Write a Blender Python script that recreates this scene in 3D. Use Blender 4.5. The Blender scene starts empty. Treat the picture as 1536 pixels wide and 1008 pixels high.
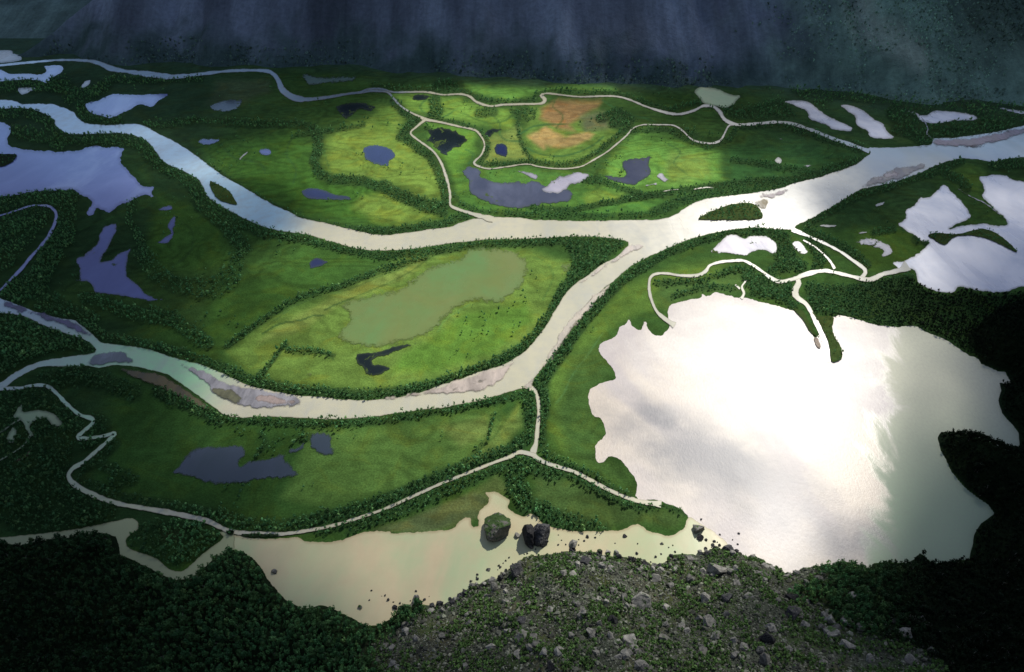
# River delta in a glacial valley, seen from a cliff 600 m above the floor.
import bpy, bmesh, math, random
import numpy as np
from mathutils import Vector
from mathutils.geometry import delaunay_2d_cdt
random.seed(7); RS = np.random.RandomState(11)
S = bpy.context.scene
COL = S.collection
rad = math.radians

# ------------------------------------------------------------------ camera
CAMH, PITCH, FPX = 600.0, rad(38), 1024.0
CP, SP = math.cos(PITCH), math.sin(PITCH)
cam_d = bpy.data.cameras.new('camera'); cam_d.lens = 24; cam_d.sensor_width = 36
cam_d.clip_start = 1; cam_d.clip_end = 60000
cam = bpy.data.objects.new('camera', cam_d); COL.objects.link(cam)
cam.location = (0, 0, CAMH); cam.rotation_euler = (rad(90)-PITCH, 0, 0)
S.camera = cam

def ray(px, py):
    a = (px-768)/FPX; b = (504-py)/FPX
    return a, CP+b*SP, -SP+b*CP
def at(px, py, z=0.0):                       # survey point of the photo -> place on the valley floor
    a, b, c = ray(px, py); t = (CAMH-z)/(-c)
    return a*t, b*t
def at_np(P, z=0.0):
    P = np.asarray(P, float); a = (P[:,0]-768)/FPX; b = (504-P[:,1])/FPX
    c = -SP+b*CP; t = (CAMH-z)/(-c)
    return np.stack([a*t, (CP+b*SP)*t], 1)
def proj(x, y, z=0.0):                       # place -> survey coordinates
    zc = z-CAMH; d = y*CP - zc*SP; u = y*SP + zc*CP
    d = np.maximum(d, 1.0)
    return 768+FPX*x/d, 504-FPX*u/d

# ------------------------------------------------------------------ noise
LAT = RS.rand(256, 256)
def vnoise(x, y):
    xi = np.floor(x).astype(int); yi = np.floor(y).astype(int)
    fx = x-xi; fy = y-yi; fx = fx*fx*(3-2*fx); fy = fy*fy*(3-2*fy)
    a = LAT[xi & 255, yi & 255]; b = LAT[(xi+1) & 255, yi & 255]
    c = LAT[xi & 255, (yi+1) & 255]; d = LAT[(xi+1) & 255, (yi+1) & 255]
    return (a*(1-fx)+b*fx)*(1-fy)+(c*(1-fx)+d*fx)*fy
def fbm(x, y, o=4):
    s = 0; w = .5; n = 0
    for i in range(o):
        s = s+w*vnoise(x*2**i+17.3*i, y*2**i+9.1*i); n += w; w *= .5
    return s/n
def sstep(a, b, x):
    t = np.clip((x-a)/(b-a), 0, 1); return t*t*(3-2*t)
def inside(px, py, poly):
    P = np.asarray(poly, float); r = np.zeros(px.shape, bool); n = len(P)
    x0, y0 = P.min(0); x1, y1 = P.max(0)
    m = (px >= x0) & (px <= x1) & (py >= y0) & (py <= y1)
    if not m.any(): return r
    qx = px[m]; qy = py[m]; rr = np.zeros(qx.shape, bool)
    for i in range(n):
        ax, ay = P[i]; bx, by = P[(i+1) % n]
        if ay == by: continue
        c = (ay > qy) != (by > qy)
        rr ^= c & (qx < (bx-ax)*(qy-ay)/(by-ay)+ax)
    r[m] = rr; return r
def segdist(px, py, pts, closed=False):
    P = np.asarray(pts, float)[:, :2]; n = len(P); d = np.full(px.shape, 1e12)
    for i in range(n if closed else n-1):
        ax, ay = P[i]; bx, by = P[(i+1) % n]
        vx, vy = bx-ax, by-ay; L = vx*vx+vy*vy+1e-9
        t = np.clip(((px-ax)*vx+(py-ay)*vy)/L, 0, 1)
        d = np.minimum(d, (px-ax-t*vx)**2+(py-ay-t*vy)**2)
    return np.sqrt(d)
def softpoly(px, py, poly, f):               # 1 inside, feathered over f outwards and inwards
    P = np.asarray(poly, float)
    m = (px > P[:,0].min()-f) & (px < P[:,0].max()+f) & (py > P[:,1].min()-f) & (py < P[:,1].max()+f)
    out = np.zeros(px.shape)
    if m.any():
        qx, qy = px[m], py[m]; d = segdist(qx, qy, P, True)
        d = np.where(inside(qx, qy, P), d, -d); out[m] = sstep(-f, f, d)
    return out
def pairs(s):
    v = [float(t) for t in s.replace(',', ' ').split()]
    return [(v[i], v[i+1]) for i in range(0, len(v), 2)]
def trips(s):
    v = [float(t) for t in s.replace(',', ' ').split()]
    return [(v[i], v[i+1], v[i+2]) for i in range(0, len(v), 3)]
def smooth(P, closed, step=2.5):
    P = np.asarray(P, float); n = len(P); out = []
    rng = n if closed else n-1
    for i in range(rng):
        if closed: a, b, c, d = P[(i-1) % n], P[i], P[(i+1) % n], P[(i+2) % n]
        else: a, b, c, d = P[max(i-1, 0)], P[i], P[i+1], P[min(i+2, n-1)]
        k = max(1, int(np.hypot(*(c-b)[:2])/step))
        for j in range(k):
            t = j/k
            out.append(.5*((2*b)+(c-a)*t+(2*a-5*b+4*c-d)*t*t+(3*b-a-3*c+d)*t**3))
    if not closed: out.append(P[-1])
    return np.array(out)
def ragged(P, amp, seed):                    # small natural irregularities of a shore
    n = len(P); i = np.arange(n)
    dx = (fbm(P[:,0]*.13+seed*3.1, P[:,1]*.13+seed, 4)-.5)
    dy = (fbm(P[:,0]*.13+50+seed*1.7, P[:,1]*.13+70+seed, 4)-.5)
    ex = fbm(P[:,0]*.45+seed*5.1, P[:,1]*.45+seed, 2)-.5; ey = fbm(P[:,0]*.45+31+seed, P[:,1]*.45+seed*2.3, 2)-.5
    Q = P.copy(); Q[:,0] += (dx*3.4+ex*2.2)*amp; Q[:,1] += (dy*2.6+ey*1.6)*amp
    return Q

# ------------------------------------------------------------------ survey of the waters (photo 1536 x 1008)
RIVER = pairs("""-60,150 0,149 21,151 31,155 52,155 78,156 91,160 104,165 111,169 116,176 130,184 156,187 182,186 208,186 224,192 234,198
260,211 286,227 304,240 326,257 345,269 372,284 400,301 437,319 452,326 495,336 533,345 562,351 583,352 598,350 650,343 676,339 692,333 714,327 733,325
780,326 800,329 830,330 880,331 930,330 985,329 1008,324 1022,315 1031,309 1045,302 1064,297 1085,294 1105,292 1136,288 1170,282 1190,275 1230,265
1260,255 1284,246 1300,234 1306,228 1298,222 1310,221 1340,221 1390,217 1399,211 1402,207 1430,206 1470,201 1500,196 1536,188 1620,172 1620,232
1536,236 1500,240 1488,243 1470,240 1450,238 1438,238 1400,250 1380,260 1340,274 1310,280 1290,285 1265,300 1240,315 1215,329 1195,338 1190,344
1165,344 1140,342 1120,342 1090,346 1060,352 1035,359 1010,369 985,380 960,392 940,405 925,418 905,434 887,449 872,466 860,482 848,500 838,514 828,532
814,552 800,570 796,580 775,585 745,594 720,601 695,606 665,612 640,614 610,618 580,623 555,626 520,628 500,629 470,628 430,626 400,625 380,626
365,627 350,626 340,624 332,620 322,612 312,605 300,596 280,582 265,571 250,562 225,555 200,550 170,548 150,552 130,549 115,550 65,550 50,555 35,562
20,572 8,581 0,584 -60,600 -60,590 0,573 12,565 30,554 50,545 68,540 100,535 130,531 143,527 141,521 130,512 110,504 85,496 62,487 45,478 25,472 0,470
-60,465 -60,430 0,447 25,456 50,466 80,475 110,479 117,483 128,492 138,500 146,508 152,513 165,515 190,518 215,522 232,526 256,535 275,540 300,546
330,558 360,572 380,580 400,584 440,592 480,595 520,599 560,599 600,595 620,591 640,585 660,577 690,568 710,560 735,553 760,544 780,532 790,524
808,503 820,486 829,471 840,452 853,435 866,423 880,414 900,398 925,384 943,367 939,362 930,360 900,356 860,355 820,357 780,359 760,359 730,360
700,363 670,366 640,371 600,375 570,376 540,374 515,368 490,361 460,352 430,348 400,342 380,334 360,325 340,314 320,302 310,293 304,281 298,270
285,262 270,255 250,246 240,237 232,226 222,214 212,208 195,202 170,200 140,201 104,201 90,194 81,185 82,181 70,172 50,165 30,162 0,163 -60,160""")
LAKE = pairs("""1002,463 1010,455 1030,450 1050,446 1053,440 1060,444 1075,438 1090,442 1105,446 1120,446 1136,451 1160,457 1190,466 1205,478 1215,495 1224,506
1240,480 1252,475 1262,473 1290,480 1310,486 1345,490 1370,488 1395,500 1420,510 1450,530 1475,540 1498,555 1515,548 1560,560 1560,700 1540,760 1500,800
1500,860 1400,880 1250,880 1175,890 1100,850 1070,840 1044,812 1036,790 1031,775 1022,765 1005,757 990,752 975,750 960,751 953,742 955,725 945,708 930,690
915,685 905,693 895,692 893,668 905,655 907,645 902,628 888,622 882,600 885,585 905,573 922,568 920,555 912,545 903,535 898,525 900,515 910,510 922,505
930,490 938,486 945,474 948,488 962,494 967,472 972,490 980,501 990,503 998,497 1004,488""")
POND = pairs("""350,802 375,806 400,808 430,806 445,805 460,812 500,812 525,805 545,797 580,797 600,799 640,796 675,793 690,781 705,775 709,789 718,787 716,775
720,765 730,755 733,747 728,738 745,737 758,745 766,752 762,762 772,768 785,775 795,770 805,775 815,785 830,790 850,795 870,797 900,796 930,795 945,788 960,787
975,797 990,800 1005,803 1018,797 1028,788 1033,773 1052,786 1090,812 1100,850 980,880 760,900 600,960 420,940 340,860 345,820""")
BACKWATER = pairs("""-60,812 0,806 20,804 60,800 110,794 150,786 180,780 190,777 205,780 207,793 196,802 189,812 195,822 215,830 235,837 250,850 262,856 275,855 290,843
305,830 325,815 334,805 328,797 345,797 352,803 346,850 300,890 230,890 150,850 60,840 -60,850""")
L_R = pairs("""1415,277 1403,287 1395,295 1378,297 1372,308 1358,315 1357,327 1346,337 1358,345 1375,355 1383,362 1393,364 1385,373 1370,384 1355,391 1341,393
1345,400 1350,406 1365,403 1374,408 1378,425 1400,436 1430,439 1440,431 1480,438 1510,438 1540,430 1640,425 1640,285 1536,272 1510,263 1490,262 1468,266
1475,280 1474,296 1490,312 1508,330 1511,336 1495,338 1475,335 1445,338 1425,342 1440,335 1455,327 1450,310 1435,295 1422,281""")
# kind: b = pond with sky blue painted in, d = dark peaty, w = bright milky, o = olive algae, g = silty green, n = pinkish silt
LAKES = [
('b', 1.5, "-40,180 0,183 12,187 18,193 17,200 12,208 15,218 25,222 50,225 85,227 110,226 130,220 145,218 155,221 175,220 186,222 183,230 181,240 185,248 195,258 205,268 213,277 222,280 232,281 228,290 234,295 228,297 218,293 200,300 180,309 165,318 155,316 145,313 140,322 130,324 130,316 138,308 135,300 120,292 110,286 80,286 40,290 0,296 -40,300"),
('k', 1.5, "177,336 172,350 168,362 158,380 152,390 165,390 175,382 190,375 195,374 193,385 190,400 192,415 205,425 215,435 230,446 246,448 240,452 215,450 180,444 155,441 140,437 138,428 130,422 108,421 117,417 119,405 113,390 125,382 140,370 147,362 148,350 155,340 165,337"),
('k', .8, "237,314 248,308 258,308 260,312 256,316 245,316"),
('k', .8, "262,322 264,335 260,345 262,350 255,362 250,366 235,364 245,357 255,350 250,340 255,330"),
('b', .8, "-30,100 0,104 15,110 40,110 62,111 70,105 66,100 80,97 92,98 95,104 88,112 75,118 76,123 68,125 55,120 30,120 0,122 -30,122"),
('w', .5, "27,132 52,131 50,135 33,142"),
('w', .5, "122,128 128,121 136,120 132,128 124,132"),
('b', .8, "129,155 150,149 170,141 210,142 245,140 256,141 240,150 228,160 210,157 195,165 175,174 164,178 150,174 138,170 131,165"),
('w', .4, "-30,75 0,75 18,75 20,80 30,82 33,88 28,92 0,95 -30,97"),
('d', .8, "315,158 335,150 350,148 365,150 355,163 335,168 320,165"),
('k', .8, "296,213 305,208 325,208 330,211 318,217 303,217"),
('k', .8, "388,226 398,222 408,226 405,233 393,232"),
('B', 1., "547,220 562,217 578,220 592,228 593,235 585,242 582,249 568,248 550,240 546,230"),
('B', 1., "451,287 462,282 485,283 500,290 535,297 515,300 480,300 460,297"),
('B', .8, "465,393 475,386 490,391 494,392 482,399 465,403"),
('d', 1.2, "502,160 515,155 545,154 562,160 555,167 538,165 530,173 518,178 508,168"),
('d', 1., "617,148 625,141 646,144 640,149 630,152 620,150"),
('d', 3.0, "637,195 650,192 668,192 680,196 697,203 700,215 690,222 678,223 672,235 660,229 650,220 640,210 645,203"),
('d', 1.2, "730,195 745,192 755,194 740,200 735,207 728,203"),
('B', 1., "743,217 755,215 762,222 760,236 750,234 742,228"),
('s', 2., "692,257 700,250 712,252 722,256 722,263 735,270 755,274 780,271 785,275 800,270 815,277 835,283 850,283 858,290 856,303 830,305 800,309 780,313 755,310 735,305 712,295 705,285 703,272 698,264"),
('v', 2.2, "812,284 826,273 840,264 852,262 866,258 888,262 876,272 858,278 848,286 832,291"),
('v', 1., "768,257 780,256 795,258 806,262 806,268 798,269 788,262"),
('s', 1.5, "910,262 925,265 938,262 932,245 945,238 960,236 980,234 974,245 978,258 965,270 950,278 930,275 915,270 905,264"),
('G', .6, "1041,137 1050,130 1060,129 1080,134 1095,141 1111,143 1103,155 1090,162 1075,160 1055,155 1048,146"),
('p', .8, "1175,152 1205,150 1220,157 1240,172 1260,182 1280,192 1275,197 1250,195 1240,188 1225,183 1213,178 1210,168 1195,160"),
('p', .8, "1259,157 1275,157 1295,165 1310,177 1325,185 1330,195 1343,207 1325,209 1305,206 1300,197 1285,188 1282,175 1270,167"),
('p', 1., "1355,164 1375,168 1380,172 1390,172 1400,166 1430,167 1450,170 1468,175 1460,181 1430,182 1410,186 1390,184 1380,180 1372,172"),
('p', .8, "1487,157 1510,162 1535,166 1580,170 1575,174 1530,171 1515,168 1500,163"),
('v', .8, "1066,378 1072,370 1088,354 1100,351 1118,357 1125,353 1150,354 1165,366 1163,380 1140,375 1125,380 1115,384 1090,380 1070,380"),
('v', .8, "1188,365 1195,361 1203,364 1212,378 1205,381 1193,375"),
('v', 2., "1284,361 1300,357 1320,360 1335,368 1340,380 1325,385 1322,375 1300,368 1287,365"),
('o', 1.6, "695,374 720,370 750,371 775,376 792,390 795,405 788,425 775,440 750,455 720,453 705,455 690,463 672,475 655,495 640,503 620,512 600,517 565,523 545,522 520,517 505,505 510,490 522,480 520,470 512,462 515,452 535,445 570,437 600,430 620,415 640,400 670,390 690,385"),
('d', 1.2, "533,535 540,530 570,526 595,518 625,513 638,513 620,517 600,525 580,533 562,538 560,545 575,547 586,553 578,558 565,563 550,562 545,552 535,545"),
('o', .8, "455,562 465,556 473,559 465,566"),
('o', .8, "839,396 845,391 856,395 857,402 850,410 843,412 840,403"),
('q', 1.6, "248,711 265,700 275,685 295,670 330,667 365,667 368,680 362,695 375,690 400,685 430,680 432,690 445,705 450,715 400,720 350,727 310,726 285,715 260,712"),
('q', 3., "464,650 480,647 497,655 500,680 480,683 465,672"),
('q', 1.5, "434,672 448,668 456,661 458,671 446,680 434,679"),
('g', 1., "20,625 32,604 35,617 60,615 80,620 92,632 95,637 80,640 70,628 55,630 45,640 50,648 48,655 40,645 30,630"),
('g', .8, "20,640 25,650 18,665 10,660 12,650"),
('h', .8, "455,110 470,113 490,115 535,114 530,122 500,125 465,128 455,120"),
('w', .6, "1228,339 1236,337 1262,338 1258,340 1240,341"),
('w', .6, "1285,349 1300,347 1302,349 1290,351"),
('w', .6, "1312,308 1320,304 1327,302 1325,307 1316,310"),
('w', .6, "1162,240 1168,235 1173,241 1170,246 1166,245"),
('w', .5, "357,239 372,226 374,227 360,240"),
('w', .5, "1168,206 1183,213 1183,214 1168,208"),
('v', 1.4, "1205,248 1214,246 1220,249 1212,251"),
('v', 1.4, "985,264 994,258 996,262 1003,270 997,273 990,270"),
('v', 1.0, "968,277 978,275 986,273 986,277 976,279 968,279"),
]
# channels: x, y, width (survey pixels)
CHANNELS = [
('c', "-40,102,4 0,98,4 40,94,4 90,90,3.5 130,91,5 150,95,8 165,102,9 190,107,6 230,112,9 260,115,7 300,111,5 350,106,5 395,106,5 410,111,6 418,122,9 424,135,9 440,146,10 460,149,7 490,146,5 520,141,4 545,138,4 562,135,4"),
('c', "556,136,4 580,138,3 590,147,3 600,158,3 615,168,3 630,175,3.5 638,179,5 660,183,3 690,190,3 712,195,3 722,205,3 727,218,3 722,232,3 711,244,3.5 720,250,3 735,253,2.4 760,250,2.2 790,246,2 810,250,2 840,253,2.4 870,250,2.5 890,240,2.5 910,228,2.5 925,216,2.5 940,203,2.5 950,192,2 965,187,1.6 985,187,1.6 1010,188,2 1025,197,2.5 1035,207,2.5 1045,212,3 1065,215,3 1080,211,3 1087,200,3 1092,190,3 1098,186,4"),
('c', "540,139,4 552,134,3 570,133,3 590,138,3 610,138,3 640,138,3 665,142,3 690,141,3 705,145,4 715,153,4 735,159,3.5 755,157,3 785,156,3 812,155,4 817,149,6 812,143,5 820,140,3 840,142,2.6 870,145,2.6 915,144,2.8 940,148,3 970,160,3 1000,169,4 1020,171,4 1040,166,4 1055,159,4 1070,160,4 1080,168,6 1085,177,5 1095,184,5 1110,187,4 1140,185,4 1165,183,4 1190,186,5 1220,196,5 1250,208,5 1280,218,5 1304,227,6"),
('c', "638,179,5 625,190,3.5 616,200,3.5 630,212,3 650,227,3.5 662,245,4 670,268,4.4 675,290,4 675,305,4 680,311,4.5 700,318,5 720,324,7 740,329,10"),
('c', "790,577,10 796,582,8 803,587,6 807,600,5.5 808,620,5.5 806,645,6.5 804,665,6.5 800,680,9 810,690,7 830,698,6 860,707,6 880,717,6 900,728,6 925,740,6 945,748,6 965,753,6 992,756,9"),
('c', "803,683,8 780,678,6 765,685,5 740,694,4.5 700,710,4.5 660,726,4.5 620,744,4.5 580,762,4.5 540,776,4.5 500,788,4.5 460,796,5 420,801,6 385,800,6 360,799,6 340,795,7 310,781,8 280,774,8 250,768,8 215,762,7.5 185,757,7.5 160,750,7 140,742,8 120,732,8 107,722,8 103,712,8 110,702,7 125,693,6 145,676,6 160,663,6 172,650,6 150,655,5 118,657,6 125,647,6 138,636,6 138,628,7 120,622,5 100,606,6 85,590,6 70,579,6 50,578,5 30,582,5 0,583,6 -40,585,6"),
('c', "1188,344,7 1210,353,4 1235,364,4 1260,377,4 1280,391,4.5 1295,402,5 1298,409,6 1292,417,6"),
('c', "1362,398,16 1350,405,8 1325,411,6 1310,418,6 1298,419,6 1280,415,5 1255,409,5 1235,406,6 1210,411,7 1197,417,7 1198,425,7 1193,435,9 1195,445,9 1210,457,6 1220,475,6.5 1230,495,7.5 1238,515,8 1240,530,9 1240,542,10"),
('c', "1210,411,6 1197,416,6 1180,421,5 1168,422,6 1155,416,5 1145,408,4 1130,398,4 1115,391,4 1100,391,4 1080,393,4 1065,398,4 1058,407,5 1045,413,5 1020,413,4 1000,410,4 983,411,4 975,418,4 974,435,4.5 978,452,4.5 986,468,5 1000,480,7 1012,488,9"),
('c', "1205,360,2 1225,372,2.5 1243,389,3 1252,403,4"),
('c', "1120,420,2 1113,430,3 1116,440,4 1112,448,5"),
('c', "1103,427,2 1110,433,3"),
('b', "-40,330,2.5 0,323,2.5 20,317,2.5 45,309,3 60,308,3 75,310,4 84,320,5 82,335,5 72,355,5 60,370,5 45,387,5 30,405,5 15,420,4 0,435,4 -30,450,4"),
('g', "30,628,4 15,638,2.5 0,648,3 -30,660,3"),
('g', "48,648,4 40,662,2.5 30,672,2 0,690,2.5 -30,705,3"),
('v', "1458,290,1 1440,284,1.6"),
('v', "1437,283,1.5 1455,294,2 1478,305,2.5 1500,322,2"),
('v', "1382,176,2 1388,184,3 1392,194,2.5 1390,200,2 1398,208,2"),
('c', "995,287,.8 1005,285,1.6 1018,284,.8"),
('c', "1040,284,.8 1050,282,2.4 1062,281,1.6 1070,282,.8"),
]
ISLANDS = [  # land inside the waters
("315,272 325,276 337,282 345,288 350,296 355,306 345,305 330,301 320,290", 'green'),
("1048,328 1060,320 1080,312 1105,305 1125,304 1137,310 1143,320 1140,328 1100,330 1060,329", 'green'),
("-40,228 0,231 22,231 24,235 18,243 0,250 -40,255", 'dark'),
("1392,352 1410,349 1435,351 1460,345 1475,343 1495,350 1515,365 1526,378 1510,371 1490,361 1470,355 1450,353 1430,357 1417,367 1400,358", 'green'),
("1218,468 1228,474 1240,474 1250,476 1249,490 1250,498 1254,508 1262,524 1263,538 1248,542 1246,530 1242,510 1234,492 1224,476", 'green'),
("1190,462 1205,468 1213,482 1220,495 1226,504 1216,498 1206,482", 'green'),
("1221,506 1227,508 1231,521 1226,520", 'sand'),
("339,797 345,795 351,797 349,802 341,801", 'dark'),
("362,802 372,800 400,801 420,802 405,805 375,805", 'dark'),
]
SAND = [ # polygon, colour, ragged
("782,534 770,548 757,565 740,579 718,587 690,591 650,592 610,596 560,602 530,601 560,598 600,592 640,584 680,571 710,561 745,551", (.50,.42,.36), 1.2),
("700,577 720,570 735,566 700,582 660,590 640,592 670,584", (.22,.19,.15), 1.6),
("917,424 905,431 885,446 868,464 855,478 845,490 838,502 825,524 815,543 800,560 790,573 786,580 796,582 808,562 824,545 836,528 850,507 870,482 893,457 917,430", (.50,.44,.36), 1.2),
("872,474 860,484 850,498 843,512 833,530 826,540 832,536 846,516 860,497 880,470", (.20,.17,.10), 1.0),
("866,423 880,414 900,398 925,384 945,366 966,369 950,378 928,391 905,404 885,418 868,427", (.55,.48,.42), 1.2),
("255,541 290,550 320,562 345,574 400,584 440,593 452,603 440,609 400,612 365,609 345,603 325,593 312,580 295,565 275,552", (.30,.29,.31), 1.6),
("318,583 345,584 362,594 357,606 335,600 322,592", (.15,.15,.08), 1.0),
("380,596 400,590 428,597 445,604 425,609 400,606", (.36,.28,.25), 1.2),
("128,545 145,530 165,526 185,527 200,538 196,545 165,546 150,550", (.20,.23,.27), 1.2),
("182,552 215,556 240,560 262,572 285,588 305,601 324,618 300,612 270,598 240,582 215,573 195,565", (.12,.10,.05), 1.0),
("1287,283 1300,272 1320,260 1345,250 1370,247 1388,246 1385,255 1365,262 1345,270 1310,278", (.30,.29,.30), 1.4),
("1318,264 1332,257 1345,256 1350,262 1338,268 1318,272", (.48,.42,.44), 1.6),
("1398,217 1402,208 1440,207 1475,203 1500,198 1536,190 1620,174 1620,190 1536,202 1500,213 1480,215 1468,220 1445,221 1415,219", (.42,.36,.40), 1.2),
("1440,219 1460,216 1480,217 1478,221 1455,222", (.10,.09,.12), .8),
("1470,214 1485,210 1500,211 1488,214", (.12,.10,.14), .8),
("1100,305 1112,301 1140,298 1160,296 1152,308 1144,320 1140,312 1128,304", (.24,.20,.12), 1.0),
("1140,290 1170,284 1188,278 1180,289 1160,297 1142,296", (.45,.38,.38), 1.4),
("45,675 52,658 55,656 52,670 42,686 28,694 20,690 32,684", (.20,.13,.09), .8),
("4,448 30,456 70,470 110,480 135,498 130,503 95,490 50,474 10,462", (.16,.15,.24), 2.5),
]
# ------------------------------------------------------------------ near slopes: foot of the cliff and of the wooded sides
FOOT = pairs("""-400,850 -100,828 0,815 40,812 110,804 150,797 178,802 185,830 215,845 240,858 262,869 285,868 305,852 320,837 350,822 375,828 395,852 410,872
430,898 455,912 480,906 500,909 530,926 550,937 570,937 590,922 610,907 625,902 650,907 680,897 700,882 730,869 750,863 765,846 790,836 820,826 850,822
880,822 920,828 960,838 980,846 1000,834 1040,832 1070,822 1100,823 1140,833 1170,852 1200,852 1230,843 1280,845 1350,846 1380,828 1400,842 1452,840 1460,800 1470,784
1490,770 1480,757 1450,735 1425,707 1410,677 1403,657 1410,648 1440,648 1480,660 1510,675 1528,672 1526,648 1500,618 1496,600 1500,585 1497,573 1515,575
1507,558 1498,558 1470,545 1450,500 1500,460 1600,430 1900,400""")
FW = at_np(FOOT)
NEAR = np.vstack([FW, [[4500, 1400], [4500, -3500], [-4500, -3500], [-4500, FW[0, 1]]]])
def height(x, y):
    x = np.asarray(x, float); y = np.asarray(y, float)
    z = np.zeros(x.shape)
    m = inside(x, y, NEAR)
    if m.any():
        qx, qy = x[m], y[m]; d = segdist(qx, qy, FW)
        k = .40+.22*sstep(-250, -60, qx)+.04*sstep(250, 500, qx)
        d = np.maximum(d+(fbm(qx*.06+3, qy*.06, 5)-.5)*20*sstep(-80, 0, qx)*sstep(480, 330, qx)*sstep(45, 0, d), 0)
        h = k*d*sstep(-8, 22, d)
        h = h+(fbm(qx*.03, qy*.03, 4)-.45)*np.minimum(d*.35, 16)+(fbm(qx*.15+9, qy*.15, 3)-.5)*np.minimum(d*.2, 3.0)
        h = 430*np.tanh(h/430)
        z[m] = np.maximum(h, .0)
    return z
def hit(px, py):                             # where the line of sight meets the slope or the floor
    a, b, c = ray(px, py); t0 = 200.; t1 = CAMH/(-c)
    ts = np.linspace(t0, t1, 500); zz = CAMH+c*ts; hh = height(a*ts, b*ts)
    i = np.argmax(zz <= hh+.01); i = i if i > 0 else 499
    return a*ts[i], b*ts[i], float(hh[i])

# ------------------------------------------------------------------ helpers for meshes and materials
def link(o, parent=None):
    COL.objects.link(o); o.parent = parent; return o
def mesh_np(name, V, F, mat, attrs=None, smooth_=False):
    me = bpy.data.meshes.new(name); V = np.asarray(V, np.float32); F = np.asarray(F, np.int32)
    k = F.shape[1]
    me.vertices.add(len(V)); me.vertices.foreach_set('co', V.ravel())
    me.loops.add(F.size); me.loops.foreach_set('vertex_index', F.ravel())
    me.polygons.add(len(F)); me.polygons.foreach_set('loop_start', np.arange(0, F.size, k, dtype=np.int32))
    me.polygons.foreach_set('use_smooth', np.full(len(F), smooth_))
    me.update(calc_edges=True)
    for nm, C in (attrs or {}).items():
        a = me.color_attributes.new(nm, 'FLOAT_COLOR', 'POINT')
        C4 = np.ones((len(V), 4), np.float32); C4[:, :3] = C; a.data.foreach_set('color', C4.ravel())
    me.materials.append(mat)
    return me
def obj(name, me, parent=None): return link(bpy.data.objects.new(name, me), parent)
def struct(o): o['kind'] = 'structure'; return o
def tag(o, label, cat, group=None, kind=None):
    o['label'] = label; o['category'] = cat
    if group: o['group'] = group
    if kind: o['kind'] = kind
    return o
class NT:
    def __init__(s, name):
        s.m = bpy.data.materials.new(name); s.m.use_nodes = True; s.t = s.m.node_tree; s.t.nodes.clear()
        s.out = s.t.nodes.new('ShaderNodeOutputMaterial')
    def n(s, typ, **kw):
        nd = s.t.nodes.new(typ)
        for k, v in kw.items():
            if k.startswith('_'): setattr(nd, k[1:], v)
            else: s.put(nd.inputs[k.replace('__', ' ')], v)
        return nd
    def put(s, inp, v):
        if isinstance(v, bpy.types.NodeSocket): s.t.links.new(v, inp)
        elif isinstance(v, tuple) and len(v) == 3 and inp.type == 'RGBA': inp.default_value = (*v, 1)
        else: inp.default_value = v
    def math(s, op, a, b=0., c=0., clamp=False):
        nd = s.t.nodes.new('ShaderNodeMath'); nd.operation = op; nd.use_clamp = clamp
        for i, v in enumerate((a, b, c)): s.put(nd.inputs[i], v)
        return nd.outputs[0]
    def mix(s, f, a, b, bl='MIX'):
        nd = s.t.nodes.new('ShaderNodeMix'); nd.data_type = 'RGBA'; nd.blend_type = bl
        s.put(nd.inputs[0], f); s.put(nd.inputs[6], a); s.put(nd.inputs[7], b); return nd.outputs[2]
    def ramp(s, v, lo, hi, a=0., b=1.):
        nd = s.t.nodes.new('ShaderNodeMapRange'); nd.interpolation_type = 'SMOOTHSTEP'
        for k, q in zip(range(5), (v, lo, hi, a, b)): s.put(nd.inputs[k], q)
        return nd.outputs[0]
    def noise(s, vec, scale, detail=4., rough=.55, dist=0.):
        nd = s.n('ShaderNodeTexNoise', Vector=vec, Scale=scale, Detail=detail, Roughness=rough, Distortion=dist)
        return nd.outputs['Fac']
    def pos(s): return s.t.nodes.new('ShaderNodeNewGeometry').outputs['Position']
    def mapped(s, vec, scale=(1,1,1), rot=(0,0,0)):
        return s.n('ShaderNodeMapping', Vector=vec, Scale=scale, Rotation=rot).outputs[0]
    def bsdf(s, **kw):
        b = s.n('ShaderNodeBsdfPrincipled', **kw); s.t.links.new(b.outputs[0], s.out.inputs[0]); return b
    def bump(s, h, strength, dist=1.):
        return s.n('ShaderNodeBump', Height=h, Strength=strength, Distance=dist).outputs[0]

def mat_land(name, fine=.26, bumpd=1.2):
    t = NT(name); p = t.pos()
    c = t.n('ShaderNodeVertexColor', _layer_name='cover').outputs[0]
    big = t.noise(p, .012, 6, .6, .6); mid = t.noise(p, .07, 5, .6); small = t.noise(p, .45, 4, .65)
    v = t.math('MULTIPLY', t.ramp(big, .3, .7, .82, 1.18), t.ramp(mid, .3, .7, .84, 1.16))
    v = t.math('MULTIPLY', v, t.ramp(small, .3, .7, 1-fine, 1+fine))
    warm = t.mix(t.ramp(t.noise(p, .02, 5, .6, 1.), .45, .7), c, t.mix(1., c, (1.22, 1.0, .8), 'MULTIPLY'))
    hs = t.n('ShaderNodeVectorMath', _operation='SCALE'); t.put(hs.inputs[0], warm); t.put(hs.inputs[3], v)
    t.bsdf(Base__Color=hs.outputs[0], Roughness=1., Specular__IOR__Level=.08, Normal=t.bump(t.noise(p, .35, 5, .7), .6, bumpd))
    return t.m
M_LAND = mat_land('meadow and marsh ground')
M_ISLE = mat_land('islet ground')

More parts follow.
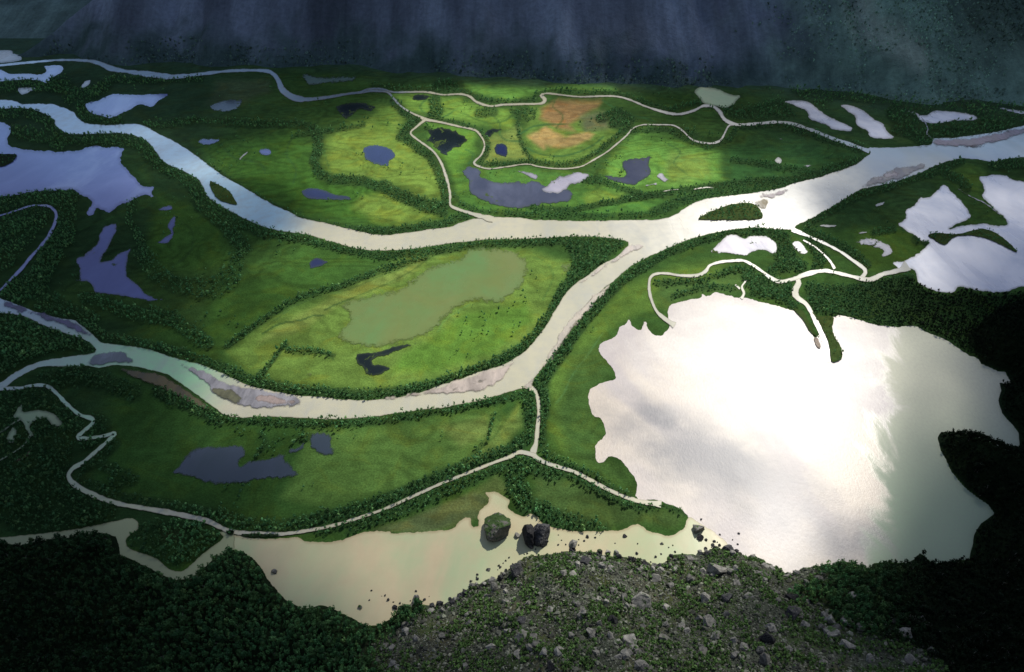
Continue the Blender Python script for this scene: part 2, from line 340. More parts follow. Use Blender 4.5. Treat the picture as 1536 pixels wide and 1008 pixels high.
def finish(t, surf, edge, nscale=.12):
    d = t.n('ShaderNodeVertexColor', _layer_name='shore').outputs[0]
    n = t.noise(t.mapped(t.pos(), (1, .6, 1)), nscale, 5, .65)
    dn = t.math('ADD', d, t.math('MULTIPLY', t.math('SUBTRACT', n, .55), edge*3.2))
    tp = t.n('ShaderNodeBsdfTransparent'); mx = t.n('ShaderNodeMixShader', Fac=t.ramp(dn, 0., edge))
    t.t.links.new(tp.outputs[0], mx.inputs[1]); t.t.links.new(surf, mx.inputs[2]); t.t.links.new(mx.outputs[0], t.out.inputs[0])
def mat_water(name, col, rough=.12, ior=1.5, col2=None, ripple=.02, spec=.5, reeds=0., place=False, edge=.7, margin=5., shallow=(.05,.07,.035)):
    t = NT(name); p = t.pos()
    n = t.noise(t.mapped(p, (1, .6, 1)), .009, 5, .6, .8)
    c = t.mix(t.ramp(n, .3, .7), col, col2 or tuple(v*.85 for v in col))
    if place:                                  # sky reflection painted blue-grey upstream; silt greenish in slow south arm, cream elsewhere
        sx = t.n('ShaderNodeSeparateXYZ', Vector=p); X, Y = sx.outputs[0], sx.outputs[1]
        up = t.mix(t.ramp(Y, 760, 900), (.36,.66,.38), (.46,.70,.80))
        up = t.mix(t.ramp(Y, 470, 640), (.50,.54,.33), up)
        up = t.mix(t.ramp(Y, 1500, 1800), up, (.20,.27,.32))  # cloud shadow on the far streams put into the colour
        up = t.mix(t.ramp(X, -720, -480), t.mix(t.ramp(Y, 760, 900), (.38,.48,.48), (.56,.76,.88)), up)
        Xn = t.math('ADD', X, t.math('MULTIPLY', t.math('SUBTRACT', t.noise(p, .02, 3), .5), 60.))
        c = t.mix(t.ramp(t.math('ADD', Xn, t.math('MULTIPLY', t.ramp(Y, 1400, 1700), -130.)), -440, -345), up, c)
        c = t.mix(t.math('MULTIPLY', t.ramp(X, 620, 900), t.ramp(t.noise(t.mapped(p, (1, .4, 1), (0, 0, .5)), .006, 3), .35, .6)), c, (.30,.37,.44))
    if place: c = t.mix(t.math('MULTIPLY', t.ramp(X, 330, 620), t.ramp(Y, 1330, 1480)), c, (.30,.38,.36))  # same shading painted on the north-east streams
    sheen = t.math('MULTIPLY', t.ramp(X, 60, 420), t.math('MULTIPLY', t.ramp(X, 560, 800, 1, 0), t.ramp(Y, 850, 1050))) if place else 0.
    if place: c = t.mix(sheen, c, (.78,.74,.63))  # silver sun sheen painted into the base colour
    c = t.mix(t.ramp(t.noise(p, .06, 4, .6), .35, .75, 0, .35), c, tuple(v*.85 for v in col) if not place else (.42,.42,.38))
    r = t.ramp(t.noise(t.mapped(p, (1, .3, 1), (0, 0, .5)), .012, 5, .6, .5), .3, .7, rough*.7, rough*1.35)
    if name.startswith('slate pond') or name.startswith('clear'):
        sk = t.noise(t.mapped(p, (1, .35, 1), (0, 0, .35)), .006, 5, .6, 1.); c = t.mix(t.ramp(sk, .45, .66, 0, .55), c, tuple(min(v*1.7, .9) for v in col))  # lighter sky reflection streaks mixed into the pond colour
    if place:
        fl = t.noise(t.mapped(p, (1, .3, 1), (0, 0, rad(-12))), .02, 6, .6, 1.2)
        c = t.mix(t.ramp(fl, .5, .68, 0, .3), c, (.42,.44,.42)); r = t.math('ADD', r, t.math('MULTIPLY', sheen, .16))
    sd_ = t.n('ShaderNodeVertexColor', _layer_name='shore').outputs[0]
    sdn = t.math('ADD', sd_, t.math('MULTIPLY', t.math('SUBTRACT', t.noise(p, .04, 4), .5), margin))
    c = t.mix(t.ramp(sdn, 0., margin, .62, 0.), c, shallow)
    b_ = t.n('ShaderNodeBsdfPrincipled', Base__Color=c, Roughness=r, IOR=ior, Specular__IOR__Level=spec, Normal=t.bump(t.noise(p, .5, 3, .6), ripple, 1.))
    if reeds:
        g = t.n('ShaderNodeBsdfDiffuse', Color=t.mix(t.noise(p, .2, 4), (.03,.06,.018), (.10,.14,.04)))
        rn = t.noise(t.mapped(p, (1, .55, 1)), .028, 7, .68, .5)
        mx = t.n('ShaderNodeMixShader', Fac=t.ramp(rn, .66-reeds*.2, .70-reeds*.2)); t.t.links.new(b_.outputs[0], mx.inputs[1]); t.t.links.new(g.outputs[0], mx.inputs[2]); finish(t, mx.outputs[0], edge)
    else: finish(t, b_.outputs[0], edge)
    return t.m
WM = {
 'river': mat_water('milky river water', (.60,.56,.40), .16, 1.8, (.52,.50,.36), place=True, margin=2.2, shallow=(.22,.19,.12)),
 'b': mat_water('clear water painted sky blue', (.30,.36,.70), .08, 1.7, (.22,.27,.58), edge=.9, margin=7., shallow=(.09,.11,.24)),  # reflected sky put into the colour, for ponds in shade
 'k': mat_water('dim blue marsh water', (.13,.16,.40), .1, 1.5, (.09,.11,.30), edge=1.6, reeds=.1),
 'B': mat_water('blue pond water', (.026,.036,.11), .08, 1.5, (.018,.026,.075), edge=1.2),  # darker copy for sunlit ponds, sky reflection in the colour
 's': mat_water('slate pond water', (.085,.095,.14), .12, 1.5, (.05,.06,.10), reeds=.2, edge=1.6),
 'q': mat_water('slate blue marsh water', (.060,.080,.115), .2, 1.4, (.045,.065,.085), reeds=.2, edge=4.5),
 'd': mat_water('dark peat water', (.012,.020,.022), .08, 1.33, reeds=.4, edge=1.6),
 'w': mat_water('bright milky water', (.70,.68,.62), .25, 1.6),
 'p': mat_water('pale ruffled water', (.95,.92,.96), .3, 1.9, (.50,.54,.68), edge=1.2),  # bright cloud reflection put into the base colour
 'v': mat_water('mauve ruffled water', (.50,.46,.52), .3, 1.6, (.30,.30,.40), reeds=.35, edge=1.6),
 'o': mat_water('olive algae pond water', (.175,.215,.065), .25, 1.33, (.13,.245,.08), .0, edge=7., margin=14., shallow=(.14,.19,.055)),
 'g': mat_water('silty green water', (.30,.42,.24), .2, 1.4, (.38,.44,.26)),
 'G': mat_water('pale green silty pond', (.62,.78,.46), .2, 1.4, (.74,.74,.44), edge=.9),
 'h': mat_water('dull green flat', (.13,.21,.17), .3, 1.4, edge=3.),
 'pond': mat_water('beige silty shallows', (.60,.50,.32), .18, 1.33, (.42,.50,.29), edge=1.0, margin=6., shallow=(.34,.27,.15)),
 'back': mat_water('green beige backwater', (.38,.42,.24), .18, 1.33, margin=3., shallow=(.2,.19,.1)),
}
WM['c'] = WM['river']
def mat_lake():
    t = NT('glittering milky lake water'); p = t.pos()
    sx = t.n('ShaderNodeSeparateXYZ', Vector=p)
    X, Y = sx.outputs[0], sx.outputs[1]
    # cloud reflection painted up to a slanting ragged line: bright west, duller east
    streak = t.noise(t.mapped(p, (1, .36, 1), (0, 0, rad(35))), .012, 7, .62, 1.6)
    e = t.math('SUBTRACT', t.math('SUBTRACT', X, 452.), t.math('MULTIPLY', t.math('SUBTRACT', Y, 577.), .50))
    e = t.math('ADD', e, t.math('MULTIPLY', t.math('SUBTRACT', streak, .5), 190.))
    glare = t.ramp(e, -28, 14, 1., 0.)
    patch = t.ramp(t.noise(t.mapped(p, (1, .45, 1), (0, 0, rad(30))), .0075, 5, .55, 1.), .38, .60)
    wob = t.noise(p, .016, 4, .6)
    def blob(q, rx, ry, rot, soft=.9):         # soft patch mask for painted cloud shade and glare
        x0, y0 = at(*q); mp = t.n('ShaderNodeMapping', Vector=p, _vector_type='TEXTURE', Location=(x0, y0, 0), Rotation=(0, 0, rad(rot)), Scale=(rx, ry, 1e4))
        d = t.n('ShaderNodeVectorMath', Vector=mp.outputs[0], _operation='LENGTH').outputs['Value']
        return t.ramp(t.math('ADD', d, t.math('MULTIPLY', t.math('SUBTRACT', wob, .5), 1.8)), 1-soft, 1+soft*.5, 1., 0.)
    cloud_shade = t.math('MAXIMUM', blob((1070, 690), 135, 66, -38), blob((992, 630), 60, 30, -55))
    cloud_shade = t.math('MAXIMUM', cloud_shade, t.math('MULTIPLY', blob((1120, 760), 60, 26, -45), .6))
    cloud_shade = t.math('MAXIMUM', cloud_shade, t.math('MULTIPLY', blob((1290, 815), 62, 42, 5), 1.))
    cloud_shade = t.math('MAXIMUM', cloud_shade, t.math('MULTIPLY', blob((1085, 548), 30, 60, 10), .35))
    cloud_shade = t.math('MULTIPLY', cloud_shade, .95)
    rough = t.math('ADD', .17, t.math('MULTIPLY', glare, .19))
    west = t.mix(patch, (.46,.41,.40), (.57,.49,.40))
    west = t.mix(cloud_shade, west, (.15,.15,.17))  # cloud shadow smudges painted dark into the lake colour
    north = blob((1140, 520), 190, 120, 0); west = t.mix(north, west, (.70,.65,.59)); west = t.mix(t.math('MULTIPLY', blob((1175, 790), 40, 75, -15), .4), west, (.78,.74,.72))  # sun glare and a highlight spot painted into the colour
    c = t.mix(glare, t.mix(t.ramp(Y, 440, 700), (.30,.38,.27), (.60,.60,.46)), west)
    act = t.math('SUBTRACT', 1., t.math('MULTIPLY', cloud_shade, .85))
    spec = t.math('ADD', .2, t.math('MULTIPLY', t.math('MULTIPLY', glare, act), t.math('MULTIPLY_ADD', patch, .075, .012)))
    gl = t.noise(t.mapped(p, (1, .5, 1)), .35, 6, .75)
    s_ = t.n('ShaderNodeBsdfPrincipled', Base__Color=t.mix(t.ramp(gl, .35, .7, 0, .22), c, (.30,.28,.26)), Roughness=rough, IOR=1.45, Specular__IOR__Level=spec, Normal=t.bump(gl, t.math('MULTIPLY_ADD', glare, .2, .02), 1.))
    finish(t, s_.outputs[0], .8)
    return t.m
WM['lake'] = mat_lake()

WCOUNT = [0]
WATER_POLYS = []                              # survey outlines of every water, for keeping trees out
def sheet(name, P, mat, z, cell=5.0):
    lo, hi = P.min(0), P.max(0); cell = max(3.6, math.sqrt((hi[0]-lo[0])*(hi[1]-lo[1]))/190) if (hi-lo).max() > 80 else max(1.6, min(cell, (hi-lo).max()/18))
    GX, GY = np.meshgrid(np.arange(lo[0], hi[0], cell), np.arange(lo[1], hi[1], cell*.8)); q = np.column_stack([GX.ravel(), GY.ravel()])
    q = q[inside(q[:,0], q[:,1], P)]; q = q[segdist(q[:,0], q[:,1], P, True) > .8] if len(q) else q
    pts = [Vector(v) for v in P]+[Vector(v) for v in q]; n = len(P)
    r = delaunay_2d_cdt(pts, [], [list(range(n))], 1, 1e-4)
    W = np.array([tuple(v) for v in r[0]]); T = np.array([list(f) for f in r[2]])
    d = segdist(W[:,0], W[:,1], P, True)
    V = np.column_stack([at_np(W, z), np.full(len(W), z)])
    A, B_, C_ = V[T[:,0]], V[T[:,1]], V[T[:,2]]
    cr = (B_[:,0]-A[:,0])*(C_[:,1]-A[:,1])-(B_[:,1]-A[:,1])*(C_[:,0]-A[:,0])
    T = T[np.abs(cr) > 1e-5]; cr = cr[np.abs(cr) > 1e-5]; T[cr < 0] = T[cr < 0][:, ::-1]
    return obj(name, mesh_np(name, V, T, mat, {'shore': np.repeat(d[:, None], 3, 1)}))
def strip_poly(P, rag, seed):
    Q = smooth(P, False, 2.5); d = np.gradient(Q[:, :2], axis=0)
    n = np.stack([-d[:,1], d[:,0]], 1); n /= np.linalg.norm(n, axis=1)[:, None]+1e-9
    w = Q[:, 2]*.5*(.62+.78*fbm(Q[:,0]*.12+seed, Q[:,1]*.12, 4))
    w = w*(1-.0*n[:,0])
    return Q[:, :2], n, w
def water(name, P, key, rag=1., z=None):
    WCOUNT[0] += 1; Q = ragged(smooth(P, True, 2.2), rag, WCOUNT[0]); WATER_POLYS.append(Q)
    o = struct(sheet(name, Q, WM[key], .20+.012*WCOUNT[0] if z is None else z)); return o
water('lake', LAKE, 'lake', 1.0)
water('pond', POND, 'pond', 1.2)
water('backwater', BACKWATER, 'back', .8)
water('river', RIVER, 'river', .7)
water('lake', L_R, 'p', 1.2)
for k, rg, s in LAKES: water('pond', pairs(s), k, rg)
for k, s in CHANNELS:
    WCOUNT[0] += 1; C, n, w = strip_poly(trips(s), .5, WCOUNT[0]); z = .20+.012*WCOUNT[0]
    w = w+.35; L = C+n*w[:, None]; R = C-n*w[:, None]; WATER_POLYS.append(np.vstack([L, R[::-1]]))
    m = len(L); V = np.column_stack([np.vstack([at_np(L, z), at_np(C, z), at_np(R, z)]), np.full(3*m, z)])
    dd = np.concatenate([np.zeros(m), w, np.zeros(m)])
    F = [[m+i, m+i+1, i+1, i] for i in range(m-1)]+[[2*m+i, 2*m+i+1, m+i+1, m+i] for i in range(m-1)]
    struct(obj('stream', mesh_np('stream', V, F, WM['c' if k == 'c' else k], {'shore': np.repeat(dd[:, None], 3, 1)})))

def mat_sand(col):
    t = NT('wet sand'); p = t.pos()
    n = t.noise(t.mapped(p, (1, .35, 1), (0, 0, .6)), .035, 6, .62, 1.2); q = t.noise(t.mapped(p, (1, .4, 1), (0, 0, .4)), .12, 6, .7)
    c = t.mix(t.ramp(n, .35, .66), tuple(v*.62 for v in col), tuple(v*1.15 for v in col))
    c = t.mix(t.ramp(q, .5, .7, 0, .6), c, tuple(v*.5 for v in col))
    s_ = t.n('ShaderNodeBsdfPrincipled', Base__Color=c, Roughness=t.ramp(n, .3, .7, .35, .9), Normal=t.bump(n, .4, .6))
    finish(t, s_.outputs[0], 3.6, .06); return t.m
for i, (s, c, rg) in enumerate(SAND):
    Q = ragged(smooth(pairs(s), True, 2.2), rg*1.3, 90+i)
    struct(sheet('sand_bar', Q, mat_sand(c), 1.15+.012*i))
ISLE_POLYS = []
for i, (s, kd) in enumerate(ISLANDS):
    Q = ragged(smooth(pairs(s), True, 2.0), .8, 190+i); ISLE_POLYS.append(Q)
    o = sheet('islet', Q, M_ISLE, 1.45+.015*i); struct(o)
    base = {'green': (.045,.075,.018), 'dark': (.018,.034,.014), 'sand': (.3,.25,.2)}[kd]
    a = o.data.color_attributes.new('cover', 'FLOAT_COLOR', 'POINT')
    a.data.foreach_set('color', np.tile(np.array([*base, 1], np.float32), len(o.data.vertices)))

# ------------------------------------------------------------------ woods and thickets (survey coordinates)
BELTS = [ # width, density, path
(5,.9,"230,203 300,243 345,274 400,306 450,329 520,348"), (5,.9,"520,345 560,347 600,345 660,337 700,324 705,318"),
(7,.9,"-40,172 40,170 70,180 75,190 90,202"), (9,1,"90,208 140,209 195,211 215,218 228,238 250,254 285,270 300,292 320,311 360,333 400,350"),
(8,1,"290,285 300,310 345,345 365,370"),(12,.55,"345,345 365,370 350,410 320,435 270,430 240,415 215,385"),
(5,.9,"400,350 450,358 520,376 570,384 640,378 700,370 760,365 850,361 930,365"),
(4,.8,"640,385 560,410 510,430 450,445 380,490 340,520"),
(8,1,"905,385 868,412 845,438 825,478 810,500 785,524 745,545"), (6,1,"745,545 700,560 650,578 600,587 540,592 480,588 420,580 380,572"),
(6,.9,"380,572 330,550 270,530 210,515 165,508 150,500 120,480 60,462"),
(10,1,"905,372 880,390 862,410"),
(5,1,"1140,347 1090,352 1040,365 1000,380 975,395"), (6,1,"975,395 940,415 905,450 880,480 850,520"), (8,1,"850,520 825,555 812,575 815,620"),
(5,.9,"812,600 815,640 812,672 830,690 870,706 900,722"), (4,.8,"900,722 930,738 945,745"),
(5,.9,"790,590 740,602 690,611 640,620 580,630 520,635 470,636 400,633 330,627"), (8,1,"330,630 290,612 240,590"),
(9,1,"795,600 797,630 795,655 775,668"), (8,1,"775,672 740,685 700,698 660,716 620,733 560,757 520,770"),
(9,1,"520,770 470,782 420,790 370,786 330,775 290,768"),(7,.9,"290,766 240,758 190,750 150,736 125,722"),
(5,.9,"790,690 740,706 700,722 650,742 600,762 540,782 480,798"), (3,.8,"715,722 650,752 610,768 560,786 520,800"),
(4,.9,"820,705 860,716 880,726 905,740 935,756 960,762"), (3,.9,"960,762 1000,760 1028,770"),
(13,.95,"770,700 775,730 790,755 830,778 870,793 900,795"), (10,.9,"780,705 800,700 830,710"),
(3,.6,"740,622 730,660 700,690 660,712 600,738"), 
(6,1,"470,196 478,208 476,228 470,242 480,262 500,270 545,272"),(6,1,"545,272 580,285 610,300 640,312 665,318"),(5,.9,"575,275 600,290 640,305 670,308"),
(5,.9,"220,190 300,182 380,187 450,187 470,193"), (3,.8,"480,198 520,193 545,188"),
(5,1,"590,152 605,168 625,180 610,195 600,206"),(5,1,"606,206 625,222 645,235 655,255 665,280 668,300"),(3,.9,"640,192 668,205 690,212"),
(2.5,.8,"680,290 690,305 720,317 760,320"), (4,.9,"760,320 830,324 900,325 980,322"), (6,1,"980,318 1020,303 1060,292 1100,286 1180,277 1290,243"),
(4,1,"770,300 800,312 860,316 900,306 960,296 1020,286 1100,276 1200,268 1290,242"), (4,1,"900,270 930,282 960,290"), (5,1,"878,270 895,270"),
(3,.9,"640,177 690,186 718,196 732,215 730,232 720,246 760,247 800,243 840,248 870,243 900,225 930,200 945,190"),
(2.5,.8,"765,165 780,172 776,190 782,215 790,232 805,244"), (2.5,.8,"785,165 790,180 800,176"),(6,1,"900,178 930,170 945,180 920,185"),
(3,.8,"560,130 600,134 660,138 700,138 720,150 760,153 800,151 806,141 830,137 920,140 960,152 1000,165 1050,155 1085,165"),
(8,1,"652,152 656,166 650,174"),(6,.9,"655,128 680,128"),(6,.9,"718,170 740,168"),(4,.9,"785,166 800,168"),
(3,.8,"950,197 1000,194 1030,210 1060,221 1095,210 1105,192 1170,188 1230,205 1285,226"),
(4,.8,"1100,240 1160,250 1240,262 1290,242"),(8,.7,"1020,200 1040,205"),
(5,1,"1180,190 1230,206 1290,222"), (8,.9,"1345,195 1370,200 1390,215"),(10,1,"1340,170 1360,185 1385,205"),(8,.9,"1400,200 1450,196 1520,185"),
(6,.9,"1210,335 1250,315 1290,292 1340,278 1400,258 1440,243"),(7,1,"1490,248 1540,245 1600,240"),(6,.9,"1420,262 1440,270 1450,283"),
(6,.9,"1210,345 1260,370 1300,397"),(4,.9,"1310,350 1340,345"),
(8,1,"1150,350 1175,355 1185,385 1200,400"),(8,.9,"1165,372 1178,400 1160,405"),(7,.9,"1215,360 1235,385 1225,400"),
(7,.9,"1120,415 1150,430 1180,430"),(5,.9,"1130,440 1170,445 1190,458"),(4,.8,"985,425 1050,422 1100,405 1130,405"),
(4,.7,"1010,445 1060,430 1100,432"),
(7,.9,"1375,360 1395,350 1390,362"),
(4,.9,"100,560 70,562 60,570"),(9,1,"0,470 60,500 100,510"),(12,1,"0,540 60,510 130,515"),(8,.9,"60,600 110,625 120,645"),(8,.9,"20,590 60,592"),
(10,.9,"0,595 20,600"),(14,1,"60,680 95,700 90,730"),(14,1,"100,740 160,765 120,785 40,795"),(10,1,"0,700 40,720 60,760"),(14,1,"130,660 150,640"),
(6,.9,"175,665 150,690 125,705"),(8,.8,"160,700 200,720 170,730"),(12,1,"200,590 120,560 80,575"),
(7,1,"215,825 250,838 290,835 320,812"),(7,1,"205,792 240,790 300,788"),(6,.9,"210,800 330,803"),
(10,1,"0,130 60,128 100,130"),(8,1,"105,150 110,140 140,140 160,128"),(6,1,"120,160 130,180 180,184"),(5,.8,"170,120 230,122 300,118"),
(12,1,"0,305 60,297 105,300 100,360"),(16,1,"90,360 60,420 20,440"),(12,1,"0,350 40,330 60,320"),(10,.8,"130,450 200,470 260,480 310,515"),
(6,.9,"200,300 195,330 210,360 215,380"),(10,.8,"60,440 100,465 140,478"),(9,.8,"25,200 70,210 90,218"),
(3,.9,"385,575 410,540 428,515 432,525 470,525 500,533"),(3,.7,"460,200 440,205"),
(5,.9,"465,655 450,660"),(4,.8,"392,650 400,665 385,685"),
]
BELTS = [(w, d, pairs(s)) for w, d, s in BELTS]
WOODS = [ # density, outline
(1, "850,362 938,366 905,393 872,412 855,430 862,405 856,385 848,372"),
(1, "1205,430 1215,424 1250,430 1300,424 1340,415 1368,412 1376,428 1400,440 1430,444 1440,434 1480,442 1510,442 1560,432 1600,560 1515,555 1498,556 1450,530 1395,502 1370,492 1345,492 1300,486 1250,474 1222,470 1212,452"),
(1, "1120,416 1150,410 1185,425 1190,440 1180,448 1140,440 1118,430"),
(.7, "1180,130 1300,140 1400,150 1536,155 1600,180 1536,190 1400,200 1380,190 1340,160 1250,150 1240,165 1200,150"),
(.9, "1050,150 1110,162 1170,150 1200,175 1150,180 1100,180"),
(.75,"-40,600 40,590 70,590 110,630 115,665 105,690 95,720 120,745 180,765 170,775 100,788 0,800 -40,802"),
(.9, "-40,480 0,480 60,495 130,518 60,535 0,565 -40,570"),
(.6, "-40,310 60,315 75,330 20,400 -40,430"),
(.8, "200,795 250,800 300,806 330,808 310,825 285,842 268,852 250,845 230,832 200,822 194,810"),
]
WOODS = [(d, pairs(s)) for d, s in WOODS]
DARKBANK = 1
def belt_mask(px, py, grow=1., jit=None):
    m = np.zeros(px.shape)
    for w, d, P in BELTS:
        A = np.asarray(P); W = w*grow+2; b = (px > A[:,0].min()-W) & (px < A[:,0].max()+W) & (py > A[:,1].min()-W) & (py < A[:,1].max()+W)
        if b.any():
            q = segdist(px[b], py[b], P); wloc = w*grow*(1 if jit is None else jit[b])
            m[b] = np.maximum(m[b], d*sstep(1.25, .75, q/np.maximum(wloc, .1)))
    for d, P in WOODS: m = np.maximum(m, d*softpoly(px, py, P, 2.5*grow))
    return m
def in_water(px, py):
    r = np.zeros(px.shape, bool)
    for Q in WATER_POLYS: r |= inside(px, py, Q)
    for Q in ISLE_POLYS: r &= ~inside(px, py, Q)
    return r
def near_kind(x, y, px):
    """1 = wooded slope, 0 = scree slope (survey column decides, with a wandering edge)"""
    e = (fbm(x*.02, y*.02, 4)-.5)*150
    _, py = proj(x, y, height(x, y))
    left = sstep(20, -20, px+e*.8-(600-.25*(py-900)))
    right = sstep(-20, 20, px+e-(1215+sstep(890, 1000, py)*190))
    return np.clip(left+right, 0, 1)

# ------------------------------------------------------------------ ground cover map
BASE = (.034,.058,.017)
COVER_FOOT = ((.034,.048,.046), 20, '-300,20 -100,60 60,88 160,97 380,98 430,96 520,104 600,112 700,119 860,123 960,131 1040,128 1150,135 1300,160 1536,175 1900,180 1900,60')
COVER = [ # colour, feather, outline   (later ones over earlier ones)
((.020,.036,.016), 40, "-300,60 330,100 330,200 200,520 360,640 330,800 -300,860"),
((.030,.055,.017), 25, "180,560 330,620 420,640 800,610 800,680 520,770 250,760 130,720 160,640"),
((.045,.085,.018), 18, "300,215 450,195 470,240 480,265 560,275 640,318 580,340 460,320 330,255"),
((.040,.070,.018), 20, "240,360 350,450 450,370 560,385 500,430 380,490 300,520 200,470"),
((.042,.072,.018), 14, "235,290 330,330 345,400 310,430 250,410 220,360"),
((.028,.050,.018), 8, "150,200 230,240 230,300 190,320 165,330 200,300 235,290 190,250"),
((.135,.155,.038), 12, "500,205 545,180 590,165 605,180 602,206 640,240 655,270 660,296 640,300 600,284 560,268 500,262 487,240 488,215"),
((.13,.15,.037), 9, "540,295 575,292 605,305 645,322 600,338 560,335 530,312"),
((.095,.125,.030), 8, "560,160 590,160 595,200 560,195"),
((.135,.18,.042), 8, "600,143 680,148 740,165 770,168 765,190 700,185 640,175 605,155"),
((.095,.150,.032), 8, "640,185 710,197 720,230 700,250 690,300 680,270 660,235"),
((.11,.175,.042), 7, "700,125 800,130 920,125 930,140 820,136 760,150 700,135"),
((.140,.140,.045), 7, "728,208 775,185 782,215 795,240 730,245 735,225"),
((.105,.135,.035), 8, "795,160 900,155 930,200 890,235 840,248 800,238 785,205"),
((.33,.17,.09), 4., "791,203 812,200 822,193 833,200 850,206 885,195 895,200 888,212 868,218 835,217 812,215 808,221 797,213"),
((.23,.105,.06), 6, "812,165 840,148 905,152 900,160 870,172 855,185 862,196 835,192 812,178"),
((.10,.085,.055), 7, "865,172 910,165 915,190 880,195"),
((.105,.17,.042), 10, "930,215 960,195 1010,205 1080,228 1085,270 1040,282 980,288 910,290 905,255"),
((.13,.16,.045), 8, "1000,225 1060,232 1075,262 1030,275 995,272"),
((.030,.068,.022), 14, "1085,225 1180,205 1290,232 1200,262 1095,280"),
((.060,.105,.027), 8, "690,250 870,255 905,268 885,300 860,320 700,315 680,300"),
((.115,.14,.033), 6, "878,292 905,286 945,292 930,303 880,308"),
((.060,.115,.030), 5, "780,318 1000,300 1110,282 1180,280 1020,308 980,328 830,330"),
((.110,.132,.036), 12, "340,525 400,480 520,432 600,390 680,372 800,375 860,400 838,448 800,505 700,560 560,585 440,578 370,555"),
((.15,.15,.047), 6, "385,515 440,475 540,425 640,388 600,420 500,460 440,500"),
((.085,.125,.027), 9, "640,515 700,470 790,450 800,480 740,530 650,560 590,555 600,530"),
((.075,.100,.025), 10, "820,570 870,500 930,430 1000,400 1100,390 1060,440 960,470 900,510 880,600 890,680 940,720 850,690 820,640"),
((.045,.068,.022), 12, "860,530 905,515 920,560 885,590 890,620 905,650 893,690 940,705 955,740 900,720 850,680 830,620"),
((.055,.078,.026), 8, "985,415 1060,420 1110,400 1150,430 1050,445 1000,465 980,450"),
((.070,.098,.030), 10, "470,640 560,640 740,615 760,640 700,690 600,735 480,760 420,745 440,720"),
((.105,.11,.037), 8, "660,640 730,625 740,650 690,670"),
((.10,.112,.036), 7, "730,660 775,610 785,640 740,680 690,700"),
((.080,.085,.033), 7, "740,710 700,740 650,765 560,795 700,790 720,760 760,730"),
((.085,.085,.045), 5, "640,765 710,735 728,740 730,752 715,775 690,780 640,795 560,797"),
((.045,.060,.022), 8, "800,710 880,730 960,765 1030,770 1020,795 960,785 870,795 800,745"),
((.055,.080,.018), 8, "1290,345 1350,335 1390,362 1380,380 1340,400 1300,405 1280,380"),
((.070,.100,.022), 8, "1420,255 1450,245 1475,262 1478,298 1445,280"),
((.030,.052,.020), 8, "1205,335 1300,290 1400,262 1400,290 1340,335 1250,345"),
((.065,.085,.022), 6, "1465,180 1500,172 1536,178 1520,188 1470,192"),
((.075,.10,.03), 5, "1325,185 1345,195 1375,212 1350,214 1335,205"),
((.050,.060,.020), 6, "0,480 90,505 60,520 0,490"),
((.045,.050,.020), 5, "115,482 150,505 250,528 300,545 190,512 140,495"),
((.035,.055,.018), 14, "330,400 110,420 30,470 120,470 300,500"),
((.055,.060,.035), 8, "325,120 400,115 400,140 340,165 310,155"),
((.045,.035,.018), 6, "240,795 280,795 275,815 240,812"),
]
CREEKS = [ # width, strength, colour, path
(1.2,.75,(.02,.045,.02),"395,500 420,486 450,480 470,473 487,474"),(1.2,.7,(.02,.045,.02),"486,465 500,458 515,452 530,446"),(1.,.5,(.03,.06,.02),"530,446 570,430 610,410 650,385 690,372"),
(1.,.5,(.05,.07,.03),"400,490 450,455 520,435 580,410 640,392"),(2.6,.6,(.03,.06,.025),"385,562 405,545 420,525 428,516 434,528 455,530 480,527 500,538"),(1.,.5,(.05,.09,.03),"800,385 820,395 830,420 815,450"),
(1.2,.35,(.07,.12,.06),"905,500 880,535 860,560 845,590 833,605"),(1.,.45,(.10,.16,.06),"655,500 668,480 690,465 705,457"),(1.4,.5,(.035,.06,.02),"765,620 740,655 700,690 655,725 620,735"),
(1.,.6,(.03,.06,.02),"120,345 160,330 200,318 235,300"),(1.4,.5,(.03,.05,.018),"270,330 290,350 285,380 260,400"),(2.,.5,(.02,.04,.016),"340,520 420,460 500,430 560,412"),
(1.,.5,(.03,.07,.03),"765,168 776,180 776,200 784,222 798,240"),(1.,.4,(.16,.17,.06),"500,270 550,262 600,285 650,300"),(1.2,.5,(.03,.06,.02),"660,160 690,168 730,185 762,178 775,165"),
(1.2,.5,(.03,.06,.02),"230,180 300,165 330,170 380,178"),(1.4,.5,(.025,.05,.018),"390,150 430,165 480,160 500,150"),
(1.2,.5,(.03,.05,.02),"1010,440 1060,428 1100,430"),(1.,.5,(.03,.06,.02),"560,325 600,335 630,328 655,310"),(1.6,.7,(.03,.07,.03),"775,203 788,196 800,190 826,187 848,186"),(1.4,.7,(.03,.07,.03),"790,222 815,232 850,232 885,222 905,205"),(1.3,.6,(.03,.07,.03),"735,170 750,186 748,200 760,210 780,212"),
(1.4,.6,(.03,.07,.03),"640,150 630,160 640,172 665,176 680,168"),(1.3,.6,(.03,.07,.03),"905,150 930,165 960,175 985,182"),(1.3,.6,(.03,.07,.03),"700,225 712,232 705,246"),(1.3,.6,(.04,.08,.03),"485,225 492,245 500,262 540,270"),
(1.3,.55,(.03,.06,.025),"440,205 430,230 445,255 440,275"),(1.3,.55,(.03,.06,.025),"330,215 350,235 390,245 400,260"),(1.2,.5,(.03,.07,.03),"1000,215 1020,228 1010,245 1030,262"),
(1.2,.6,(.03,.06,.02),"840,140 830,160 845,175 835,192"),
]
